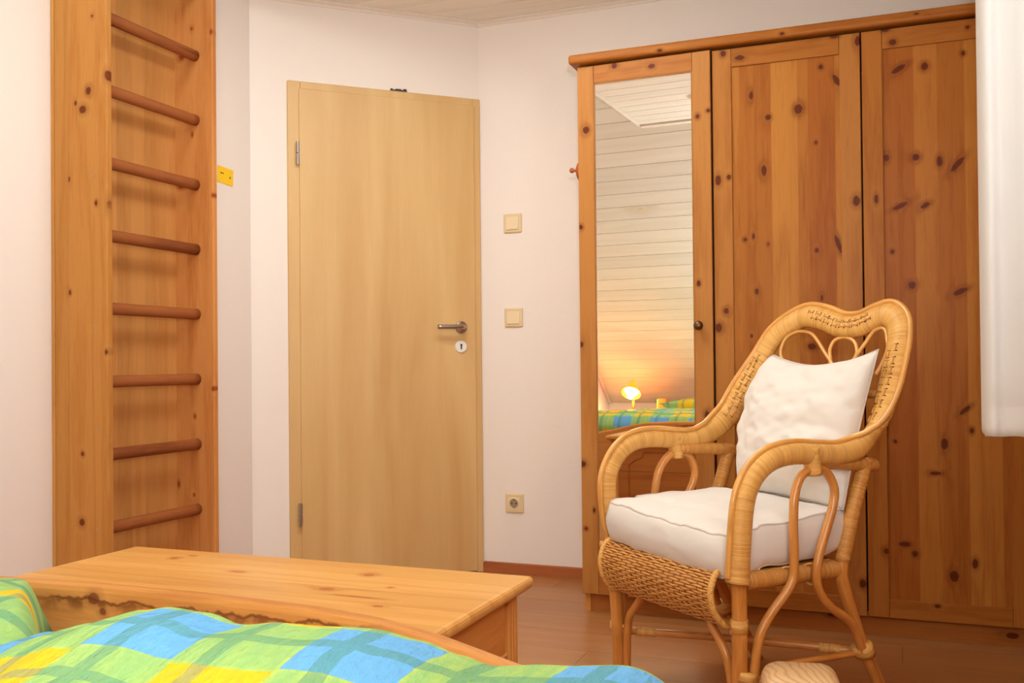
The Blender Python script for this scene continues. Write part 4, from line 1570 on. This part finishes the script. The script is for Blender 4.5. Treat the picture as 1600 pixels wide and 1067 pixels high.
M_block = blockmat()
stool = thing('wooden_stool', 'small pale wooden stool with rounded edges by the front leg of the armchair', 'stool', (-0.20, 2.215, 0))
BM_ = Matrix.Translation((-0.20, 2.215, 0)) @ Matrix.Rotation(R(10), 4, 'Z') @ Matrix.Translation((0.20, -2.215, 0))
bm = newbm(); box(bm, -0.282, -0.116, 2.135, 2.302, 0.135, 0.213, 0.036, 6)
obj('seat', bm, M_block, stool, smooth=True, xf=BM_)
for x in (-0.262, -0.160):
    for y in (2.155, 2.258):
        bm = newbm(); sweep(bm, [(x + .011, y + .011, 0), (x + .011, y + .011, 0.15)], 0.013, segs=12)
        obj('leg', bm, M_block, stool, smooth=True, xf=BM_)

# ---------------------------------------------------------------- curtain
s = NT('white_curtain')
tc = s.tc()
n1 = s.noise(s.vec('MULTIPLY', tc, (1, 1, 0.02)), 120, 2)
s.bump(n1, 0.2, 0.001)
tr = s.n('ShaderNodeBsdfTranslucent')
tr.inputs[0].default_value = (0.95, 0.95, 0.95, 1)
mx = s.n('ShaderNodeMixShader')
mx.inputs[0].default_value = 0.25
out = s.t.nodes['Material Output']
M_cur = s.base(lin((250, 248, 246)), 0.85, 0, 0.2)
s.link(s.b.outputs[0], mx.inputs[1]); s.link(tr.outputs[0], mx.inputs[2]); s.link(mx.outputs[0], out.inputs['Surface'])
cur = thing('curtain', 'long white curtain hanging at the right edge, hemmed above the floor', 'curtain', (0.29, 2.08, 0.74))
path = catmull([(.196, 2.36, 0), (.172, 2.28, 0), (.163, 2.20, 0), (.160, 2.12, 0), (.161, 2.055, 0), (.172, 2.03, 0), (.190, 2.045, 0), (.212, 2.035, 0), (.235, 2.015, 0),
                (.26, 2.04, 0), (.285, 2.06, 0), (.31, 2.03, 0), (.335, 2.0, 0), (.36, 2.03, 0), (.385, 2.06, 0), (.41, 2.03, 0), (.44, 2.01, 0)], 5)
bm = newbm()
zz = [2.29, 2.2, 2.0, 1.8, 1.6, 1.4, 1.2, 1.05, 0.95, 0.86, 0.800, 0.796, 0.792, 0.76, 0.742]
G = []
for z in zz:
    f = (2.29 - z) / 1.55
    rw = []
    for i, p in enumerate(path):
        k = 0.75 + 0.25 * f
        y = 2.03 + (p.y - 2.03) * (k if i > 20 else 1)
        x = p.x
        sl = 0.0 if z > 0.80 else 0.0
        rw.append(bm.verts.new((x, y + (0.0014 if z == 0.796 else 0), z + 0.004 * noise.noise(Vector((x * 20, y * 20, 0))) * f)))
    G.append(rw)
for a, b in zip(G, G[1:]):
    for i in range(len(path) - 1):
        bm.faces.new((a[i], a[i + 1], b[i + 1], b[i]))
bmesh.ops.solidify(bm, geom=bm.faces[:], thickness=0.0012)
obj('fabric', bm, M_cur, cur, smooth=True)
bm = newbm(); sweep(bm, [(.15, 2.38, 2.305), (.15, 2.10, 2.305), (.19, 2.03, 2.305), (.45, 2.03, 2.305)], 0.010, segs=10)
obj('curtain_rail', bm, M_white, cur, smooth=True)
